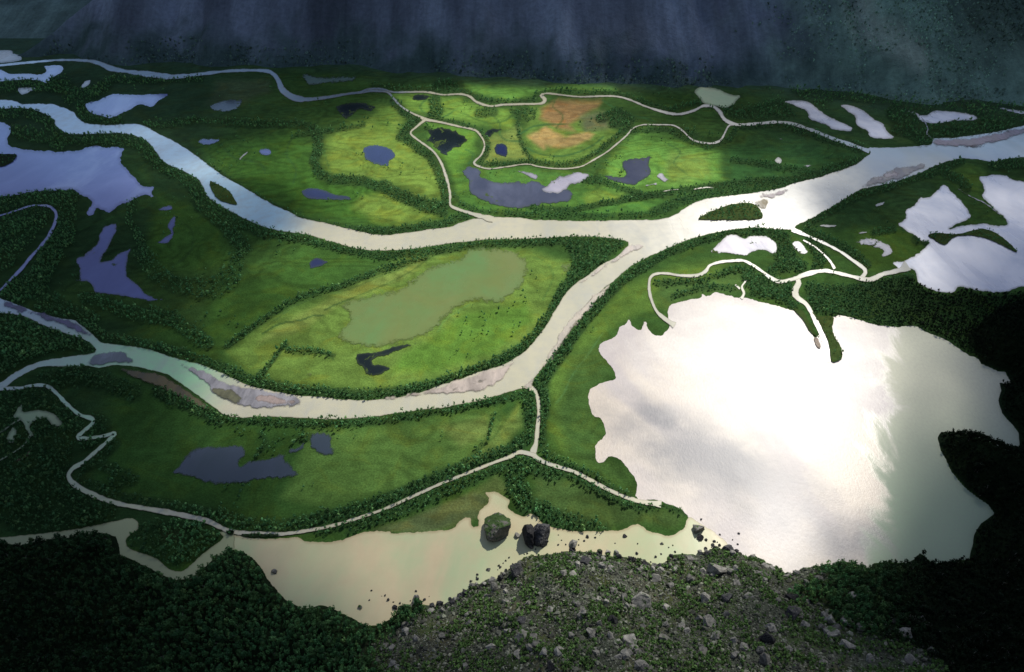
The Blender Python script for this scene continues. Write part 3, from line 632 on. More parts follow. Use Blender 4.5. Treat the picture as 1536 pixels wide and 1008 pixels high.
def cover(x, y, z, near):
    px, py = proj(x, y, z)
    wx = (fbm(x*.012, y*.009, 4)-.5)*26; wy = (fbm(x*.012+40, y*.009+13, 4)-.5)*15
    qx, qy = px+wx, py+wy
    C = np.tile(np.array(BASE), (len(x), 1))
    for col, f, s in COVER+[COVER_FOOT]:
        k = softpoly(qx, qy, pairs(s), f)[:, None]; C = C*(1-k)+np.array(col)*k
    for w_, k_, col, s in CREEKS:
        P = np.array(pairs(s)); m = (px > P[:,0].min()-9) & (px < P[:,0].max()+9) & (py > P[:,1].min()-9) & (py < P[:,1].max()+9)
        dq = segdist(px[m]+wx[m]*.25, py[m]+wy[m]*.25, smooth(P, False, 6)); k = (k_*sstep(w_*1.5, w_*.5, dq))[:, None]; C[m] = C[m]*(1-k)+np.array(col)*k
    # faint meander scars: bands that follow old channels
    sc = fbm(x*.006+3*fbm(x*.003, y*.003, 2), y*.012, 3); band = .5+.5*np.sin(sc*60)
    C = C*(1-.26*sstep(.5, .9, band)[:, None]*sstep(.2, .6, fbm(x*.004+9, y*.004, 2))[:, None])
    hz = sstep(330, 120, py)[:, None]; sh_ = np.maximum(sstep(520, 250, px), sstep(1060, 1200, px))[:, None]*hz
    C = C*(1-.45*sh_)+np.array((.030,.048,.036))*.45*sh_      # distant haze and shade mixed in as a duller, bluer tone
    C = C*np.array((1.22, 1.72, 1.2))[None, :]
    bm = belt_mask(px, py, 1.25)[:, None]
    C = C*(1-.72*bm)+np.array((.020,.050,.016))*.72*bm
    far = sstep(118, 100, py+wy*.3)[:, None]*0
    if near.any():
        w = near_kind(x[near], y[near], px[near])[:, None]
        n = fbm(x[near]*.05, y[near]*.05, 5)[:, None]
        scree = np.where(n > .53, (.040,.058,.026), (.055,.064,.046))
        wood = np.tile(np.array((.010,.020,.008)), (w.shape[0], 1))
        C[near] = scree*(1-w)+wood*w
    return C
NR, NCL = 900, 1000
tt = np.linspace(0, 1, NR); yy = 300*np.exp(tt*math.log(3800/300.))-700*(1-tt)-0
u = np.linspace(-1, 1, NCL)
YY = np.repeat(yy[:, None], NCL, 1); XX = u[None, :]*(.85*np.maximum(YY, 0)+560)
X, Y = XX.ravel(), YY.ravel()
Z = height(X, Y); nearm = Z > .05
CC = cover(X, Y, Z, nearm)
ii = (np.arange(NR-1)[:, None]*NCL+np.arange(NCL-1)[None, :]).ravel()
F = np.stack([ii, ii+1, ii+NCL+1, ii+NCL], 1)
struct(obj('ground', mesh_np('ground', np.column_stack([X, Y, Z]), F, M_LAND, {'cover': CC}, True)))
g = 45000.
outer = mesh_np('terrain', [(-g,-g,-6),(g,-g,-6),(g,g,-6),(-g,g,-6)], [[0,1,2,3]], M_LAND, {'cover': np.tile((.03,.05,.02), (4,1))})
struct(obj('terrain', outer))
# ------------------------------------------------------------------ mountains across the valley
def mountain():
    fx = np.array([-400,-100,0,60,160,260,430,560,700,900,1000,1150,1250,1400,1536,1800]); fy = np.array([62,66,72,86,90,102,100,104,116,122,128,128,132,150,158,165])
    fwp = at_np(np.column_stack([fx, fy]))
    xs = np.arange(-4200, 4201, 14.); ys = np.arange(1500, 4600, 11.)
    Xm, Ym = np.meshgrid(xs, ys); x = Xm.ravel(); y = Ym.ravel()
    yf = np.interp(x, fwp[:,0], fwp[:,1])
    d = y-yf+(fbm(x*.006, y*.002, 4)-.5)*190
    right = sstep(900, 1500, x)
    k = .62-.28*right
    base = np.where(d > 0, d*k*(.35+.65*sstep(0, 90, d)), d*.3)
    gul = np.abs(fbm(x*.016+d*.002, y*.0022+5, 4)-.5)*2
    gul2 = fbm(x*.05, d*.006, 4)
    h = base+np.clip(d, 0, 500)*.16*(.4-gul)*(1-right*.5)+np.clip(d, 0, 60)*.12*(gul2-.5)
    h += np.clip(d,0,400)*.22*(fbm(x*.008,y*.008,5)-.5)*right
    # left shoulder: the slope falls away to the west, an open side valley behind it
    a = at(28, 86); b = (a[0]+40, a[1]+900)
    sh = (x-a[0]+ (fbm(y*.01, x*.004, 3)-.5)*60)*.62+6
    h2 = np.minimum(h, sh)
    back = (y-2330)*.28+(fbm(x*.006, y*.006, 5)-.5)*50*sstep(2330, 2600, y)
    z = np.maximum(h2, np.where(x < a[0]+500, back, -30)); z = np.maximum(z, -5)
    px, py = proj(x, y, z)
    isback = (z <= back+.5) & (x < a[0]+500)
    n1 = fbm(x*.009+.0009*y, y*.0016, 5); n2 = fbm(x*.02, y*.02, 4)
    rock = np.array((.150,.185,.245))[None, :]*(.45+.95*sstep(.2, .8, n1)[:, None])*(.7+.6*fbm(x*.0016, y*.0016, 3)[:, None])  # rock colour paled and blued to stand for haze
    dark = np.array((.058,.098,.096))[None, :]*(.7+.7*n2[:, None])
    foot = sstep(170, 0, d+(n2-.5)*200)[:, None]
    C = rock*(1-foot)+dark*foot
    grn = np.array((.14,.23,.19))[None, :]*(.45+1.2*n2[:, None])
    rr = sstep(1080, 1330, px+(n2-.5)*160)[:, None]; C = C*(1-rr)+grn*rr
    dk = softpoly(px+(n2-.5)*60, py+(n1-.5)*30, pairs('1390,-80 1700,-80 1700,110 1500,95 1440,60'), 30)[:, None]; C = C*(1-.5*dk)  # shadow at the upper right painted as a darker slope
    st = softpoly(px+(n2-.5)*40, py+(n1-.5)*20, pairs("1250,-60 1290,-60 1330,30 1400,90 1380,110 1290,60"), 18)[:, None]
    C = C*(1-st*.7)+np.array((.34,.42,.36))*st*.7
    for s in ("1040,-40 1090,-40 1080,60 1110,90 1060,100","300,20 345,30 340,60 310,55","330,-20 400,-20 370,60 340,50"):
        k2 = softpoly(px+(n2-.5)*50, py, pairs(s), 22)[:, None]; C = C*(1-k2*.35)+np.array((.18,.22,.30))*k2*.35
    C[isback] = np.array((.11,.17,.16))*(.5+1.1*n2[isback][:, None])
    ny, nx = Xm.shape
    ii = (np.arange(ny-1)[:, None]*nx+np.arange(nx-1)[None, :]).ravel()
    F = np.stack([ii, ii+1, ii+nx+1, ii+nx], 1)
    zq = z[F].max(1) > -3; F = F[zq]
    t = NT('scree mountainside'); p = t.pos()
    c = t.n('ShaderNodeVertexColor', _layer_name='cover').outputs[0]
    st = t.noise(t.mapped(p, (1, .10, .10)), .055, 7, .62, .5); sp = t.noise(p, .08, 7, .7)
    v = t.math('MULTIPLY', t.ramp(st, .3, .7, .87, 1.14), t.ramp(sp, .3, .7, .84, 1.16))
    hs = t.n('ShaderNodeVectorMath', _operation='SCALE'); t.put(hs.inputs[0], c); t.put(hs.inputs[3], v)
    t.bsdf(Base__Color=hs.outputs[0], Roughness=1., Specular__IOR__Level=.05, Normal=t.bump(sp, 1., 8.))
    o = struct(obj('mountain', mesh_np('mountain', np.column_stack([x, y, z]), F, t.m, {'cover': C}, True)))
    return x, y, z
MX = mountain()

# ------------------------------------------------------------------ trees
def mat_leaf(name):
    t = NT(name); c = t.n('ShaderNodeVertexColor', _layer_name='leaf').outputs[0]
    inf = t.n('ShaderNodeObjectInfo').outputs['Random']
    hs = t.n('ShaderNodeVectorMath', _operation='SCALE'); t.put(hs.inputs[0], c); t.put(hs.inputs[3], t.ramp(t.noise(t.pos(), .9, 2), .3, .7, .7, 1.35))
    b = t.n('ShaderNodeBsdfPrincipled', Base__Color=hs.outputs[0], Roughness=.75, Specular__IOR__Level=.15)
    tr = t.n('ShaderNodeBsdfTranslucent', Color=hs.outputs[0]); mx = t.n('ShaderNodeMixShader', Fac=.25)
    t.t.links.new(b.outputs[0], mx.inputs[1]); t.t.links.new(tr.outputs[0], mx.inputs[2]); t.t.links.new(mx.outputs[0], t.out.inputs[0])
    return t.m
M_LEAF = mat_leaf('birch leaves')
tb = NT('birch bark'); nb = tb.noise(tb.pos(), 2.5, 4); tb.bsdf(Base__Color=tb.mix(tb.ramp(nb, .4, .6), (.30,.27,.22), (.09,.08,.07)), Roughness=.9); M_BARK = tb.m
def crown(seed, n, size, tall=1.0):
    """unit tree (height 1): n leaf-clump faces through an uneven crown volume"""
    r = np.random.RandomState(seed); lobes = []
    for i in range(5):
        a = r.rand()*6.28; q = r.rand()*.16
        lobes.append((q*math.cos(a), q*math.sin(a), .32+.5*r.rand(), .13+.10*r.rand(), .16+.12*r.rand()))
    lobes.append((0, 0, .6, .17, .36)); V = []; sh = []
    for i in range(n):
        l = lobes[r.randint(len(lobes))]; d = r.normal(size=3); d /= np.linalg.norm(d)+1e-9; q = .55+.45*r.rand()
        c = np.array([l[0]+d[0]*l[3]*q, l[1]+d[1]*l[3]*q, (l[2]+d[2]*l[4]*q)*tall])
        nrm = d+r.normal(size=3)*.5; nrm /= np.linalg.norm(nrm); t1 = np.cross(nrm, r.normal(size=3)); t1 /= np.linalg.norm(t1); t2 = np.cross(nrm, t1)
        s = size*(.6+.8*r.rand())
        for a in (0, 2.1, 4.2): V.append(c+s*(math.cos(a+r.rand()*.5)*t1+math.sin(a)*t2))
        sh += [.75+.5*r.rand()]*3
    V = np.array(V); V[:, 2] = np.maximum(V[:, 2], .03)
    T = np.arange(len(V)).reshape(-1, 3); sh = np.array(sh)*(.65+.5*np.clip(V[:, 2], 0, 1))
    return V, T, sh
def bake(name, pts, hts, cols, protos, mat):
    """many trees too small to tell apart, as one mass"""
    Vs, Ts, Cs = [], [], []; off = 0; N = len(pts); pick = RS.randint(len(protos), size=N); rot = RS.rand(N)*6.283; wid = .6+.45*RS.rand(N)
    for k, (V, T, sh) in enumerate(protos):
        m = pick == k; n = m.sum()
        if not n: continue
        c, s = np.cos(rot[m])[:, None], np.sin(rot[m])[:, None]; H = hts[m][:, None]; W = (hts[m]*wid[m])[:, None]
        x = (V[None, :, 0]*c-V[None, :, 1]*s)*W+pts[m, 0:1]; y = (V[None, :, 0]*s+V[None, :, 1]*c)*W+pts[m, 1:2]; z = V[None, :, 2]*H+pts[m, 2:3]
        Vs.append(np.stack([x, y, z], 2).reshape(-1, 3)); Cs.append((cols[m][:, None, :]*sh[None, :, None]).reshape(-1, 3))
        Ts.append((T[None]+(np.arange(n)*len(V))[:, None, None]+off).reshape(-1, 3)); off += n*len(V)
    return mesh_np(name, np.vstack(Vs), np.vstack(Ts), mat, {'leaf': np.vstack(Cs)})
# candidates on a jittered lattice
def lattice(x0, x1, y0, y1, s):
    xs = np.arange(x0, x1, s); ys = np.arange(y0, y1, s); A, B = np.meshgrid(xs, ys)
    return A.ravel()+RS.uniform(-.5, .5, A.size)*s, B.ravel()+RS.uniform(-.5, .5, A.size)*s
tx, ty = [], []
for y0, y1, s in ((-50, 800, 3.5), (800, 1100, 4.0), (1100, 1500, 5.0), (1500, 2300, 7.5)):
    hw = .62*y1+330; a, b = lattice(-hw, hw, y0, y1, s); tx.append(a); ty.append(b)
tx = np.concatenate(tx); ty = np.concatenate(ty)
tz = height(tx, ty); tpx, tpy = proj(tx, ty, tz)
vis = (tpx > -60) & (tpx < 1596) & (tpy < 1060) & (tpy > 60)
tx, ty, tz, tpx, tpy = tx[vis], ty[vis], tz[vis], tpx[vis], tpy[vis]
isnear = tz > .6
jit = .55+.9*fbm(tx*.03, ty*.03, 3)
dens = belt_mask(tpx, tpy, 1.12, jit)
dens = np.where(isnear, near_kind(tx, ty, tpx)*.97+.0, dens)
scat = (~isnear) & (tpy > 130) & (fbm(tx*.01, ty*.01, 3) > .62)
dens = np.where(scat, np.maximum(dens, .05), dens)
keep = RS.rand(len(tx)) < dens
keep &= ~(in_water(tpx, tpy) & ~isnear)
tx, ty, tz, tpx, tpy, isnear = [q[keep] for q in (tx, ty, tz, tpx, tpy, isnear)]
dist = np.sqrt(tx**2+ty**2+(tz-CAMH)**2)
hts = np.where(isnear, 7.6, 5.6)*(.45+1.1*RS.rand(len(tx)))*(1+.35*(ty > 1500))
tall = RS.rand(len(tx)) < .04; hts = np.where(tall, hts*1.45, hts)
NT_ = len(tx); print('TREES', NT_, 'near', isnear.sum())
g1 = np.array((.092,.255,.088)); g2 = np.array((.145,.31,.10)); g3 = np.array((.032,.088,.050))
v = fbm(tx*.02, ty*.02, 4)[:, None]; r1 = RS.rand(NT_, 1)
tc = (g1*(1-r1)+g2*r1)*(.7+.7*v); tc = tc*(1-.45*sstep(.5, .9, RS.rand(NT_))[:, None])+g3*.45*sstep(.5, .9, RS.rand(NT_))[:, None]
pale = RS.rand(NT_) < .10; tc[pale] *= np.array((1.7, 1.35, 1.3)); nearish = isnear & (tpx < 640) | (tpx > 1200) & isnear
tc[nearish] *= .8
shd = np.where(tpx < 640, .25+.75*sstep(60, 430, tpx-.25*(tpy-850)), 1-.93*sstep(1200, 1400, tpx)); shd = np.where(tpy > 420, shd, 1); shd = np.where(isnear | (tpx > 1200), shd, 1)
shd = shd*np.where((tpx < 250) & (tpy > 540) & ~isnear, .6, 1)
tc *= shd[:, None]   # shade on the flanks put into the crown colour
size_px = hts/dist*FPX
inside_frame = (tpx > 6) & (tpx < 1530) & (tpy > 20) & (tpy < 1003)
order = np.argsort(-np.where(inside_frame, size_px, 0))[:300]
solo = np.zeros(NT_, bool); solo[order] = True
far_p = [crown(s, 13, .17) for s in range(6)]; mid_p = [crown(20+s, 34, .115) for s in range(6)]
P3 = np.column_stack([tx, ty, tz])
sl = (~solo) & isnear
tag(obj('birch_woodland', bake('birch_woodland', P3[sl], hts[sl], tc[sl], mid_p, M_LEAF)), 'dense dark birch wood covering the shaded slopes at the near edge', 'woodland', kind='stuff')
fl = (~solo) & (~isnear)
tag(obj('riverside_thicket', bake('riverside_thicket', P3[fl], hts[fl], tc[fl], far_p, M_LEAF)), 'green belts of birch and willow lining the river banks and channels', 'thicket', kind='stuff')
# wood on the far right mountainside
mxs = np.arange(-4200, 4201, 14.); mys = np.arange(1500, 4600, 11.); MZ = MX[2].reshape(len(mys), len(mxs))
fx_, fy_ = lattice(-1400, 3400, 1750, 3000, 9.); fx_ = fx_+0; iz = MZ[np.clip(((fy_-1500)/11).astype(int), 0, len(mys)-1), np.clip(((fx_+4200)/14).astype(int), 0, len(mxs)-1)]
fpx, fpy = proj(fx_, fy_, iz); fn = fbm(fx_*.006, fy_*.006, 5)
fd = np.where(iz > 0, sstep(1080, 1300, fpx+(fn-.5)*300)*sstep(.30, .5, fn)*.97, 0); fd = np.maximum(fd, np.where((iz > -2) & (iz < 45), .75*sstep(.38, .58, fn), 0))
kk = (RS.rand(len(fx_)) < fd) & (fpx > -30) & (fpx < 1570) & (fpy > -20)
fp = np.column_stack([fx_, fy_, iz-1])[kk]; fr = RS.rand(len(fp), 1); print('FAR', len(fp))
tag(obj('mountain_forest', bake('mountain_forest', fp, 7+7*RS.rand(len(fp)), np.array((.21,.36,.27))*(.35+1.3*fr)*(.55+.45*sstep(1000, 1350, fpx[kk])[:, None])*(1-.55*sstep(1390, 1500, fpx[kk])*sstep(110, 50, fpy[kk]))[:, None], far_p, M_LEAF)), 'dim blue green forest climbing the lower slopes of the far mountains', 'forest', kind='stuff')  # forest colour also darkened for the painted upper right shadow
# islet bushes
ip, ih = [], []
for Q, n, h in ((ISLE_POLYS[0], 40, 4), (ISLE_POLYS[1], 150, 6), (ISLE_POLYS[3], 120, 4), (ISLE_POLYS[4], 40, 3), (ISLE_POLYS[2], 60, 5), (ISLE_POLYS[7], 8, 4), (ISLE_POLYS[8], 14, 3)):
    lo, hi = Q.min(0), Q.max(0); q = lo+RS.rand(n*4, 2)*(hi-lo); q = q[inside(q[:,0], q[:,1], Q)][:n]; w = at_np(q, 1.5)
    ip.append(np.column_stack([w, np.full(len(w), 1.5)])); ih.append(np.full(len(w), float(h))*(.7+.6*RS.rand(len(w))))
ip = np.vstack(ip); ih = np.concatenate(ih)
tag(obj('islet_scrub', bake('islet_scrub', ip, ih, np.tile(g1*1.1, (len(ip), 1)), far_p, M_LEAF)), 'low green scrub growing on the small islets in the water', 'scrub', kind='stuff')
# individual trees nearest to the viewer
crowns, trunks = [], []
for k in range(6):
    V, T, sh = crown(60+k, 190, .062)
    crowns.append([mesh_np('crown', V, T, M_LEAF, {'leaf': (g1 if k % 2 else g2)[None, :]*q*sh[:, None]}) for q in (.05, .11, .22, .42)])  # crown copies in several tones, the darker ones carry painted shade
    bm = bmesh.new(); rr = np.random.RandomState(k); ring0 = None; segs = 6
    def tube(p0, p1, r0, r1):
        ax = (p1-p0).normalized(); e1 = ax.orthogonal().normalized(); e2 = ax.cross(e1); rs = []
        for p, r in ((p0, r0), (p1, r1)): rs.append([bm.verts.new(p+r*(math.cos(a*6.2832/segs)*e1+math.sin(a*6.2832/segs)*e2)) for a in range(segs)])
        for i in range(segs): bm.faces.new((rs[0][i], rs[0][(i+1) % segs], rs[1][(i+1) % segs], rs[1][i]))
    p = Vector((0, 0, -.05))
    for i in range(4):
        q = p+Vector((rr.uniform(-.03, .03), rr.uniform(-.03, .03), .22)); tube(p, q, .022-.005*i, .017-.005*i)
        if i: tube(q, q+Vector((rr.uniform(-.13, .13), rr.uniform(-.13, .13), .14)), .008, .003)
        p = q
    me = bpy.data.meshes.new('trunk'); bm.to_mesh(me); bm.free(); me.materials.append(M_BARK); trunks.append(me)
def where_tree(px, py):
    if px < 640:
        k = 'far left' if px < 160 else 'left' if px < 330 else 'middle' if px < 480 else 'scree side'
        r = 'bottom edge' if py > 960 else 'lower part' if py > 900 else 'upper part'
        return 'dark leafy birch in the lower left wood, %s, %s' % (r, k)
    if px < 1200: return 'small green birch standing among the grey boulders of the scree slope'
    k = 'left' if px < 1330 else 'middle' if px < 1440 else 'black right'
    r = 'bottom' if py > 960 else 'central' if py > 890 else 'waterside'
    return 'dark leafy birch in the wood below the lake, %s %s part' % (r, k)
for n_, i in enumerate(order):
    e = link(bpy.data.objects.new('birch_tree', None)); e.location = (tx[i], ty[i], tz[i]-.1); e.rotation_euler = (0, 0, random.random()*6.28)
    h = hts[i]; w = h*random.uniform(.95, 1.3); e.scale = (w, w, h)
    tag(e, where_tree(tpx[i], tpy[i]), 'birch tree', 'birch trees on the near slopes')
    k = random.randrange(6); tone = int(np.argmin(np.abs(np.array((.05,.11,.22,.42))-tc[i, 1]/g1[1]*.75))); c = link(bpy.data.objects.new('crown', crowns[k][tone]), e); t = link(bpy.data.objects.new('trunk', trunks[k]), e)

# low shrubs and herbs between the rocks of the scree
sx_, sy_ = lattice(-260, 330, 120, 420, 1.9)
sz_ = height(sx_, sy_); spx, spy = proj(sx_, sy_, sz_)
nk = near_kind(sx_, sy_, spx)
pr = np.where((sz_ > .4) & (nk < .6), sstep(.42, .60, fbm(sx_*.07, sy_*.07, 4))*.55+.07, 0)
kp = (RS.rand(len(sx_)) < pr) & (spx > -40) & (spx < 1580) & (spy < 1050)
sp3 = np.column_stack([sx_, sy_, sz_])[kp]; print('SHRUBS', kp.sum())
shc = np.array((.095,.175,.05))*(.6+.8*RS.rand(kp.sum(), 1)); shh = 1.8+2.4*RS.rand(kp.sum())
def shrubp(s):
    V, T, sh = crown(s, 12, .24); V = V*np.array((1.5, 1.5, 1)); return V, T, sh
tag(obj('scree_shrubs', bake('scree_shrubs', sp3, shh, shc, [shrubp(90+s) for s in range(5)], M_LEAF)), 'low green shrubs and herbs growing between the rocks of the scree slope', 'shrubs', kind='stuff')

# ------------------------------------------------------------------ rocks
def mat_rock(name, a, b, moss):
    t = NT(name); p = t.pos(); g = t.t.nodes.new('ShaderNodeNewGeometry'); nz = t.n('ShaderNodeSeparateXYZ', Vector=g.outputs['Normal']).outputs[2]
    n = t.noise(p, .35, 7, .65); c = t.mix(t.ramp(n, .35, .65), a, b); rnd = t.n('ShaderNodeObjectInfo').outputs['Random']
    c = t.mix(t.ramp(t.noise(p, 1.3, 4, .6), .58, .66, 0, .6), c, (.24,.235,.20))
    hs = t.n('ShaderNodeVectorMath', _operation='SCALE'); t.put(hs.inputs[0], c); t.put(hs.inputs[3], t.math('MULTIPLY_ADD', rnd, .9, .6))
    mm = t.math('MULTIPLY', t.ramp(nz, .35, .8), t.ramp(t.noise(p, .12, 5, .65), .62-moss*.3, .70-moss*.3))
    c = t.mix(mm, hs.outputs[0], (.045,.085,.022))
    t.bsdf(Base__Color=c, Roughness=.9, Specular__IOR__Level=.25, Normal=t.bump(n, .7, 1.)); return t.m
M_ROCK = mat_rock('weathered grey rock', (.10,.098,.092), (.25,.24,.21), .2)
M_DARK = mat_rock('wet dark rock', (.022,.022,.026), (.05,.05,.052), .0)
M_MOSS = mat_rock('mossy rock', (.09,.085,.075), (.16,.15,.13), .75)
def hull(seed, n, sub=0, sc=(1, 1, 1), amp=.05):
    r = np.random.RandomState(seed); bm = bmesh.new()
    for i in range(n):
        d = r.normal(size=3); d /= np.linalg.norm(d); d *= .85+.3*r.rand(); bm.verts.new((d[0]*.5*sc[0], d[1]*.5*sc[1], d[2]*.42*sc[2]))
    res = bmesh.ops.convex_hull(bm, input=bm.verts)
    bmesh.ops.delete(bm, geom=[v for v in bm.verts if not v.link_faces], context='VERTS')
    if sub:
        bmesh.ops.triangulate(bm, faces=bm.faces)
        for q in range(sub): bmesh.ops.subdivide_edges(bm, edges=bm.edges, cuts=1, use_grid_fill=True)
        from mathutils import noise as mn
        for v in bm.verts:
            o = Vector((seed, 0, 0)); v.co *= 1+amp*(mn.fractal(v.co*3+o, .8, 2.1, 4))+amp*.8*mn.fractal(v.co*9+o, .9, 2, 3)
            k = mn.cell(v.co*3.2+o); v.co *= 1+.05*(k-.5)
    bmesh.ops.recalc_face_normals(bm, faces=bm.faces); bmesh.ops.triangulate(bm, faces=bm.faces)
    me = bpy.data.meshes.new('boulder'); bm.to_mesh(me); bm.free(); return me
RK = []
for k in range(12):
    r = np.random.RandomState(300+k); RK.append(hull(400+k, 13+k, 2, (1, .7+.5*r.rand(), .65+.5*r.rand()), .06)); RK[-1].materials.append(M_ROCK)
RKD = [m.copy() for m in RK]
for m in RKD: m.materials.clear(); m.materials.append(M_DARK)
def place_rock(px, py, wpx, label, group=None, mats='n', me=None, tallk=1., name='boulder', rz=None, z0=None):
    x, y, z = hit(px, py)
    d = math.sqrt(x*x+y*y+(z-CAMH)**2); w = wpx*d/FPX*1.05
    me = me or (RK if mats == 'n' else RKD)[random.randrange(12)]
    o = link(bpy.data.objects.new(name, me)); o.location = (x, y, z+w*.14*tallk if z0 is None else z0); o.scale = (w, w, w*tallk)
    o.rotation_euler = (random.uniform(-.25, .25), random.uniform(-.25, .25), random.uniform(0, 6.28) if rz is None else rz)
    if label: tag(o, label, 'boulder', group)
    return o
big1 = hull(901, 26, 4, (1., 1.05, 1.15), .05); big1.materials.append(M_MOSS)
place_rock(747, 797, 44, 'house sized grey boulder with green moss on its left top, standing in beige water', me=big1, tallk=.85, rz=.5)
big2 = hull(905, 20, 4, (.8, 1.2, 1.4), .05); big2.materials.append(M_DARK)
place_rock(793, 806, 31, 'tall black split boulder, left half beside the pale crack', me=big2, tallk=1.15, rz=.1)
big3 = hull(909, 22, 4, (.95, 1.2, 1.3), .05); big3.materials.append(M_DARK)
place_rock(811, 806, 29, 'tall black split boulder, right half beside the pale crack', me=big3, tallk=1.1, rz=-.1)
place_rock(814, 815, 17, 'blocky black boulder leaning on the foot of the split boulder', mats='d')
place_rock(795, 820, 13, 'small dark boulder at the left foot of the split boulder', mats='d')
NAMED = [(1047,794,18,'wedge shaped grey boulder at the tip of the green spit beside the white lake','n'),(1050,806,10,'small dark boulder just below the wedge shaped boulder','d'),
(776,803,9,'flat mossy boulder between the two huge boulders','n'),(857,816,18,'rounded dark boulder at the water edge right of the split boulder','n'),
(774,857,25,'wide dark boulder on the shore below the split boulder','d'),(1073,855,29,'pointed grey boulder at the upper right of the scree','n'),
(878,842,18,'jagged dark boulder near the top of the scree','d'),(905,849,17,'leaning grey slab near the top of the scree','n'),
(990,851,11,'dark round boulder by the water at the scree top','d'),(984,869,15,'bluish grey flat boulder in the upper scree','n'),
(1036,868,17,'brown grey boulder left of the pointed boulder','n'),(962,906,30,'long pale slab lying in the middle of the scree','n'),
(886,950,18,'striped grey block in the central scree','n'),(919,932,17,'dark narrow boulder left of the long pale slab','d'),(997,957,24,'large brown rounded boulder in the lower scree','n'),
(943,962,21,'grey block below the dark narrow boulder','n'),(938,982,17,'greenish cracked block near the bottom edge','n'),(782,955,21,'pyramid shaped grey boulder in the left scree','n'),
(782,931,15,'dark boulder above the pyramid shaped boulder','d'),(856,954,13,'blue grey boulder left of the striped block','n'),(962,999,21,'wide grey boulder cut by the bottom edge of the scree','n'),
(1091,898,17,'dark cube like boulder at the right of the scree','d'),(1064,934,20,'split grey boulder right of the brown rounded boulder','n'),(1058,898,17,'reddish flat boulder in the right scree','n'),
(741,882,17,'grey boulder on the left shore of the scree','n'),(1092,824,16,'dark boulder at the lake edge right of the spit','d'),(828,1000,14,'dark boulder at the bottom edge of the left scree','d'),
(1187,897,20,'dark round boulder beside the shaded wood','d'),(1187,921,24,'large dark boulder under the round boulder by the wood','d'),(1157,943,17,'pale upright slab at the right of the scree','n'),
(1151,960,21,'flat dark boulder under the pale upright slab','d'),(1143,976,16,'grey slab under the flat dark boulder','n'),(1247,951,20,'pale pointed boulder in the clearing of the right wood','n'),
(1246,932,18,'flat topped pale boulder in the clearing of the right wood','n'),(1269,932,17,'rough grey boulder right of the flat topped pale one','n'),(1291,941,13,'small grey boulder in the clearing, third from its left','n'),
(1307,937,12,'small round boulder at the right of the clearing','n'),(1269,968,20,'wide grey boulder at the bottom of the clearing','n'),(1357,949,18,'leaning pale slab alone right of the clearing','n'),
(1280,894,13,'pale boulder alone in the upper right wood','n'),(1146,990,20,'grey boulder low at the right edge of the scree','n'),(1365,990,18,'pale broken boulder in the dark lower right wood','n'),
(412,857,9,'small grey boulder in beige water by the left wood','n'),(540,911,7,'lone grey boulder in the tip of the beige pond','n'),(626,896,11,'tall pale boulder on the pond shore','n'),
(660,906,12,'dark boulder on the pond shore right of the tall pale one','d'),(697,889,12,'round dark boulder on the pond shore','d'),(733,854,6,'narrow upright boulder standing in the pond','n'),
(716,862,4,'tiny square boulder in the pond left of the narrow upright one','d'),(748,848,4,'tiny narrow boulder in the pond right of the upright one','d'),(1108,800,4,'lone dark boulder in the white lake','d'),
(1052,779,4,'tiny dark boulder in the white lake off the spit tip','d'),(937,804,6,'pointed dark boulder in the beige shallows','d'),(881,805,6,'low dark boulder in the shallows right of the split boulder','d'),
(993,816,6,'flat boulder in the shallows below the green spit','n')]
for px, py, w, lab, k in NAMED: place_rock(px, py+w*.1, w, lab, mats=k)
cnt = len(NAMED)+5
for i in range(60):                          # dark boulders lining the shore
    px = random.choice([random.uniform(590, 790), random.uniform(640, 760), random.uniform(790, 1110)])
    foot = np.interp(px, [f[0] for f in FOOT[26:52]], [f[1] for f in FOOT[26:52]]); py = foot+random.uniform(0, 9)
    h_ = 'left' if px < 700 else 'middle' if px < 850 else 'right'
    place_rock(px, py, random.uniform(4.5, 11.), 'dark wet boulder in the line of boulders on the %s scree shore' % h_, 'boulders lining the shore', random.choice('ddn')); cnt += 1
# boulders strewn in the shallows
for i in range(55):
    px = random.choice([random.gauss(860, 40), random.gauss(960, 45), random.gauss(590, 35), random.uniform(700, 780), random.gauss(1075, 20)])
    foot = np.interp(px, [f[0] for f in FOOT[26:48]], [f[1] for f in FOOT[26:48]]); py = foot-abs(random.gauss(0, 9))-1
    place_rock(px, py, random.uniform(1.8, 5.), 'small dark stone standing in the beige shallows off the scree', 'stones in the shallows', 'd', name='stone'); cnt += 1
# the scree itself
rx, ry = lattice(-330, 420, 100, 430, 1.75)
rz_ = height(rx, ry); rpx, rpy = proj(rx, ry, rz_); nk = near_kind(rx, ry, rpx)
den = np.where((rz_ > .2) & (nk < .55), .55+.45*sstep(.35, .55, fbm(rx*.05+4, ry*.05, 4)), 0)
den = np.maximum(den, np.where((rz_ > .2) & (rpx > 1200) & (rpx < 1400) & (rpy > 920), .25, 0))
kp = (RS.rand(len(rx)) < den) & (rpx > -10) & (rpx < 1546) & (rpy < 1030)
rx, ry, rz_, rpx, rpy = [q[kp] for q in (rx, ry, rz_, rpx, rpy)]
rw = 1.1+1.6*RS.rand(len(rx)); big = RS.rand(len(rx)); rw = np.where(big > .80, rw*1.9, rw); rw = np.where(big > .95, rw*1.6, rw)
inf = (rpx > 5) & (rpx < 1530) & (rpy < 1003); od = np.argsort(-np.where(inf, rw, 0)); n_ind = 300-cnt
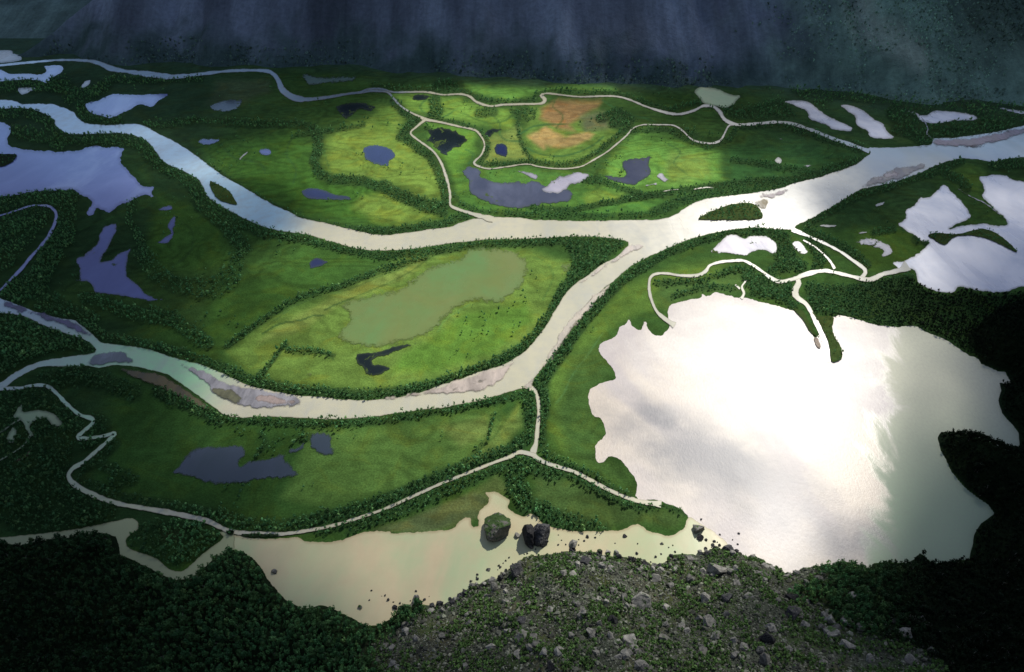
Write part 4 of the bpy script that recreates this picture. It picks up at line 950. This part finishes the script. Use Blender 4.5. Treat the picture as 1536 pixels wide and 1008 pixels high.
for i in od[:n_ind]:
    w = rw[i]; o = link(bpy.data.objects.new('rock', RK[random.randrange(12)])); o.location = (rx[i], ry[i], rz_[i]+.12*w); o.scale = (w*1.15, w*.95, w); o.rotation_euler = (random.uniform(-.5, .5), random.uniform(-.5, .5), random.random()*6.28)
    h_ = 'left' if rpx[i] < 850 else 'middle' if rpx[i] < 1010 else 'right' if rpx[i] < 1200 else 'wooded far right'
    v_ = 'upper' if rpy[i] < 880 else 'central' if rpy[i] < 945 else 'lower'
    tag(o, 'angular grey rock among green shrubs in the %s %s scree slope' % (v_, h_), 'rock', 'rocks of the scree slope')
rest = od[n_ind:]; print('ROCKS', len(rx))
prot = []
for k in range(8):
    m = hull(700+k, 11+k, 0, (1, .8, .8)); V = np.array([v.co for v in m.vertices]); T = np.array([p.vertices for p in m.polygons]); prot.append((V, T, np.full(len(V), 1.)))
tr_ = NT('scree rubble'); cr_ = tr_.n('ShaderNodeVertexColor', _layer_name='leaf').outputs[0]; pn = tr_.noise(tr_.pos(), .8, 5, .6)
tr_.bsdf(Base__Color=tr_.mix(1., cr_, tr_.mix(tr_.ramp(pn, .3, .7), (.6,.6,.6), (1.3,1.3,1.25)), 'MULTIPLY'), Roughness=.95)
gc = np.array((.17,.18,.14))*(.2+1.15*RS.rand(len(rest), 1)**1.8)
tag(obj('scree_rubble', bake('scree_rubble', np.column_stack([rx, ry, rz_+.1])[rest], rw[rest], gc, prot, tr_.m)), 'loose grey rubble of small stones covering the scree slope', 'rubble', kind='stuff')

# ------------------------------------------------------------------ light: sun, sky, broken cloud deck
a, b, c = ray(1165, 660); L = math.sqrt(a*a+b*b+c*c); SUN = (a/L, b/L, -c/L)
el = math.asin(SUN[2]); az = math.atan2(SUN[0], SUN[1])
sd = bpy.data.lights.new('sun', 'SUN'); sd.energy = 5.0; sd.angle = rad(.53); sd.color = (1, .96, .88)
so = link(bpy.data.objects.new('sun', sd)); so.rotation_euler = Vector(SUN).to_track_quat('Z', 'Y').to_euler()
w = bpy.data.worlds.new('World'); S.world = w; w.use_nodes = True; nt = w.node_tree; nt.nodes.clear()
sky = nt.nodes.new('ShaderNodeTexSky'); sky.sky_type = 'NISHITA'; sky.sun_disc = False; sky.sun_elevation = el; sky.sun_rotation = az; sky.altitude = 800; sky.air_density = 1.0; sky.dust_density = .6; sky.ozone_density = 2.0
bg = nt.nodes.new('ShaderNodeBackground'); bg.inputs[1].default_value = SKY_STRENGTH if 'SKY_STRENGTH' in globals() else .15
wo = nt.nodes.new('ShaderNodeOutputWorld'); nt.links.new(sky.outputs[0], bg.inputs[0]); nt.links.new(bg.outputs[0], wo.inputs[0])
LX = np.arange(0, 1537, 128.); LY = np.array([0,100,150,200,250,300,350,400,500,600,700,800,900,1008.])
LT = np.array([
[0,0,0,0,0,0,0,0,0,0,0,0,0],
[0,0,0,0,0,.05,.1,.1,.0,0,0,0,0],
[0,0,.08,.15,.4,.85,.8,.6,.25,.15,.15,.1,.05],
[0,.1,.28,.42,.78,.95,1,.75,.5,.28,.2,.2,.15],
[0,.1,.3,.45,.85,1,1,.98,.95,.5,.25,.2,.2],
[0,.1,.22,.3,.78,1,1,1,.95,.75,.3,.35,.25],
[0,0,.05,.12,.9,1,1,1,1,.85,.3,.35,.3],
[0,0,.05,.3,.8,1,1,1,1,1,.6,.3,.1],
[0,.05,.15,.6,.95,1,1,1,1,1,.9,.3,0],
[0,.05,.15,.55,.8,.9,.9,1,1,1,.9,.4,0],
[0,0,.15,.3,.45,.6,.75,.85,1,1,.9,.3,0],
[0,.05,.2,.35,.5,.6,.7,.8,.9,1,.7,.2,0],
[0,0,.08,.2,.3,.6,.8,.8,.75,.6,.25,.05,0],
[0,0,0,0,.12,.4,.55,.55,.45,.28,.12,0,0]])
def litmap(px, py):
    px = np.clip(px, 0, 1535.9); py = np.clip(py, 0, 1007.9)
    i = np.clip(np.searchsorted(LX, px, 'right')-1, 0, len(LX)-2); j = np.clip(np.searchsorted(LY, py, 'right')-1, 0, len(LY)-2)
    fx = (px-LX[i])/(LX[i+1]-LX[i]); fy = (py-LY[j])/(LY[j+1]-LY[j]); fx = fx*fx*(3-2*fx); fy = fy*fy*(3-2*fy)
    return (LT[j, i]*(1-fx)+LT[j, i+1]*fx)*(1-fy)+(LT[j+1, i]*(1-fx)+LT[j+1, i+1]*fx)*fy
HC = 1500.
cx = np.arange(-9000, 9001, 30.); cy = np.arange(-7000, 6001, 30.); A, B = np.meshgrid(cx, cy); qx, qy = A.ravel(), B.ravel()
gx = qx-SUN[0]*HC/SUN[2]; gy = qy-SUN[1]*HC/SUN[2]                 # where this bit of cloud throws its shadow
ok = gy > -250; px, py = proj(gx, np.where(ok, gy, -250)); 
lit = litmap(px+(fbm(gx*.006, gy*.006, 4)-.5)*90, py+(fbm(gx*.006+30, gy*.006, 4)-.5)*60)
lit = np.clip(lit+(fbm(gx*.005+5, gy*.005, 5)-.5)*.7*4*lit*(1-lit), 0, 1)
lit = np.where(ok, lit, 0)
lit = lit*.5+.5*sstep(.15, .85, lit)
edge = sstep(5200, 3900, qy+(fbm(qx*.001, qy*.001, 4)-.5)*1500)    # open sky beyond the cloud edge
al = (1-lit)*edge
tcl = NT('cloud'); vc = tcl.n('ShaderNodeVertexColor', _layer_name='cover').outputs[0]
tp = tcl.n('ShaderNodeBsdfTransparent'); tl = tcl.n('ShaderNodeBsdfTranslucent', Color=(.13,.15,.20)); mx = tcl.n('ShaderNodeMixShader', Fac=vc)
tcl.t.links.new(tp.outputs[0], mx.inputs[1]); tcl.t.links.new(tl.outputs[0], mx.inputs[2]); tcl.t.links.new(mx.outputs[0], tcl.out.inputs[0])
ny, nx = A.shape; ii = (np.arange(ny-1)[:, None]*nx+np.arange(nx-1)[None, :]).ravel()
struct(obj('sky_cloud', mesh_np('sky_cloud', np.column_stack([qx, qy, HC+60*fbm(qx*.003, qy*.003, 3)]), np.stack([ii, ii+1, ii+nx+1, ii+nx], 1), tcl.m, {'cover': np.repeat(al[:, None], 3, 1)}, True)))
S.view_settings.view_transform = 'Standard'; S.view_settings.look = 'None'; S.view_settings.exposure = 0
S.render.engine = 'CYCLES'; S.cycles.max_bounces = 5; S.cycles.diffuse_bounces = 2; S.cycles.transparent_max_bounces = 6
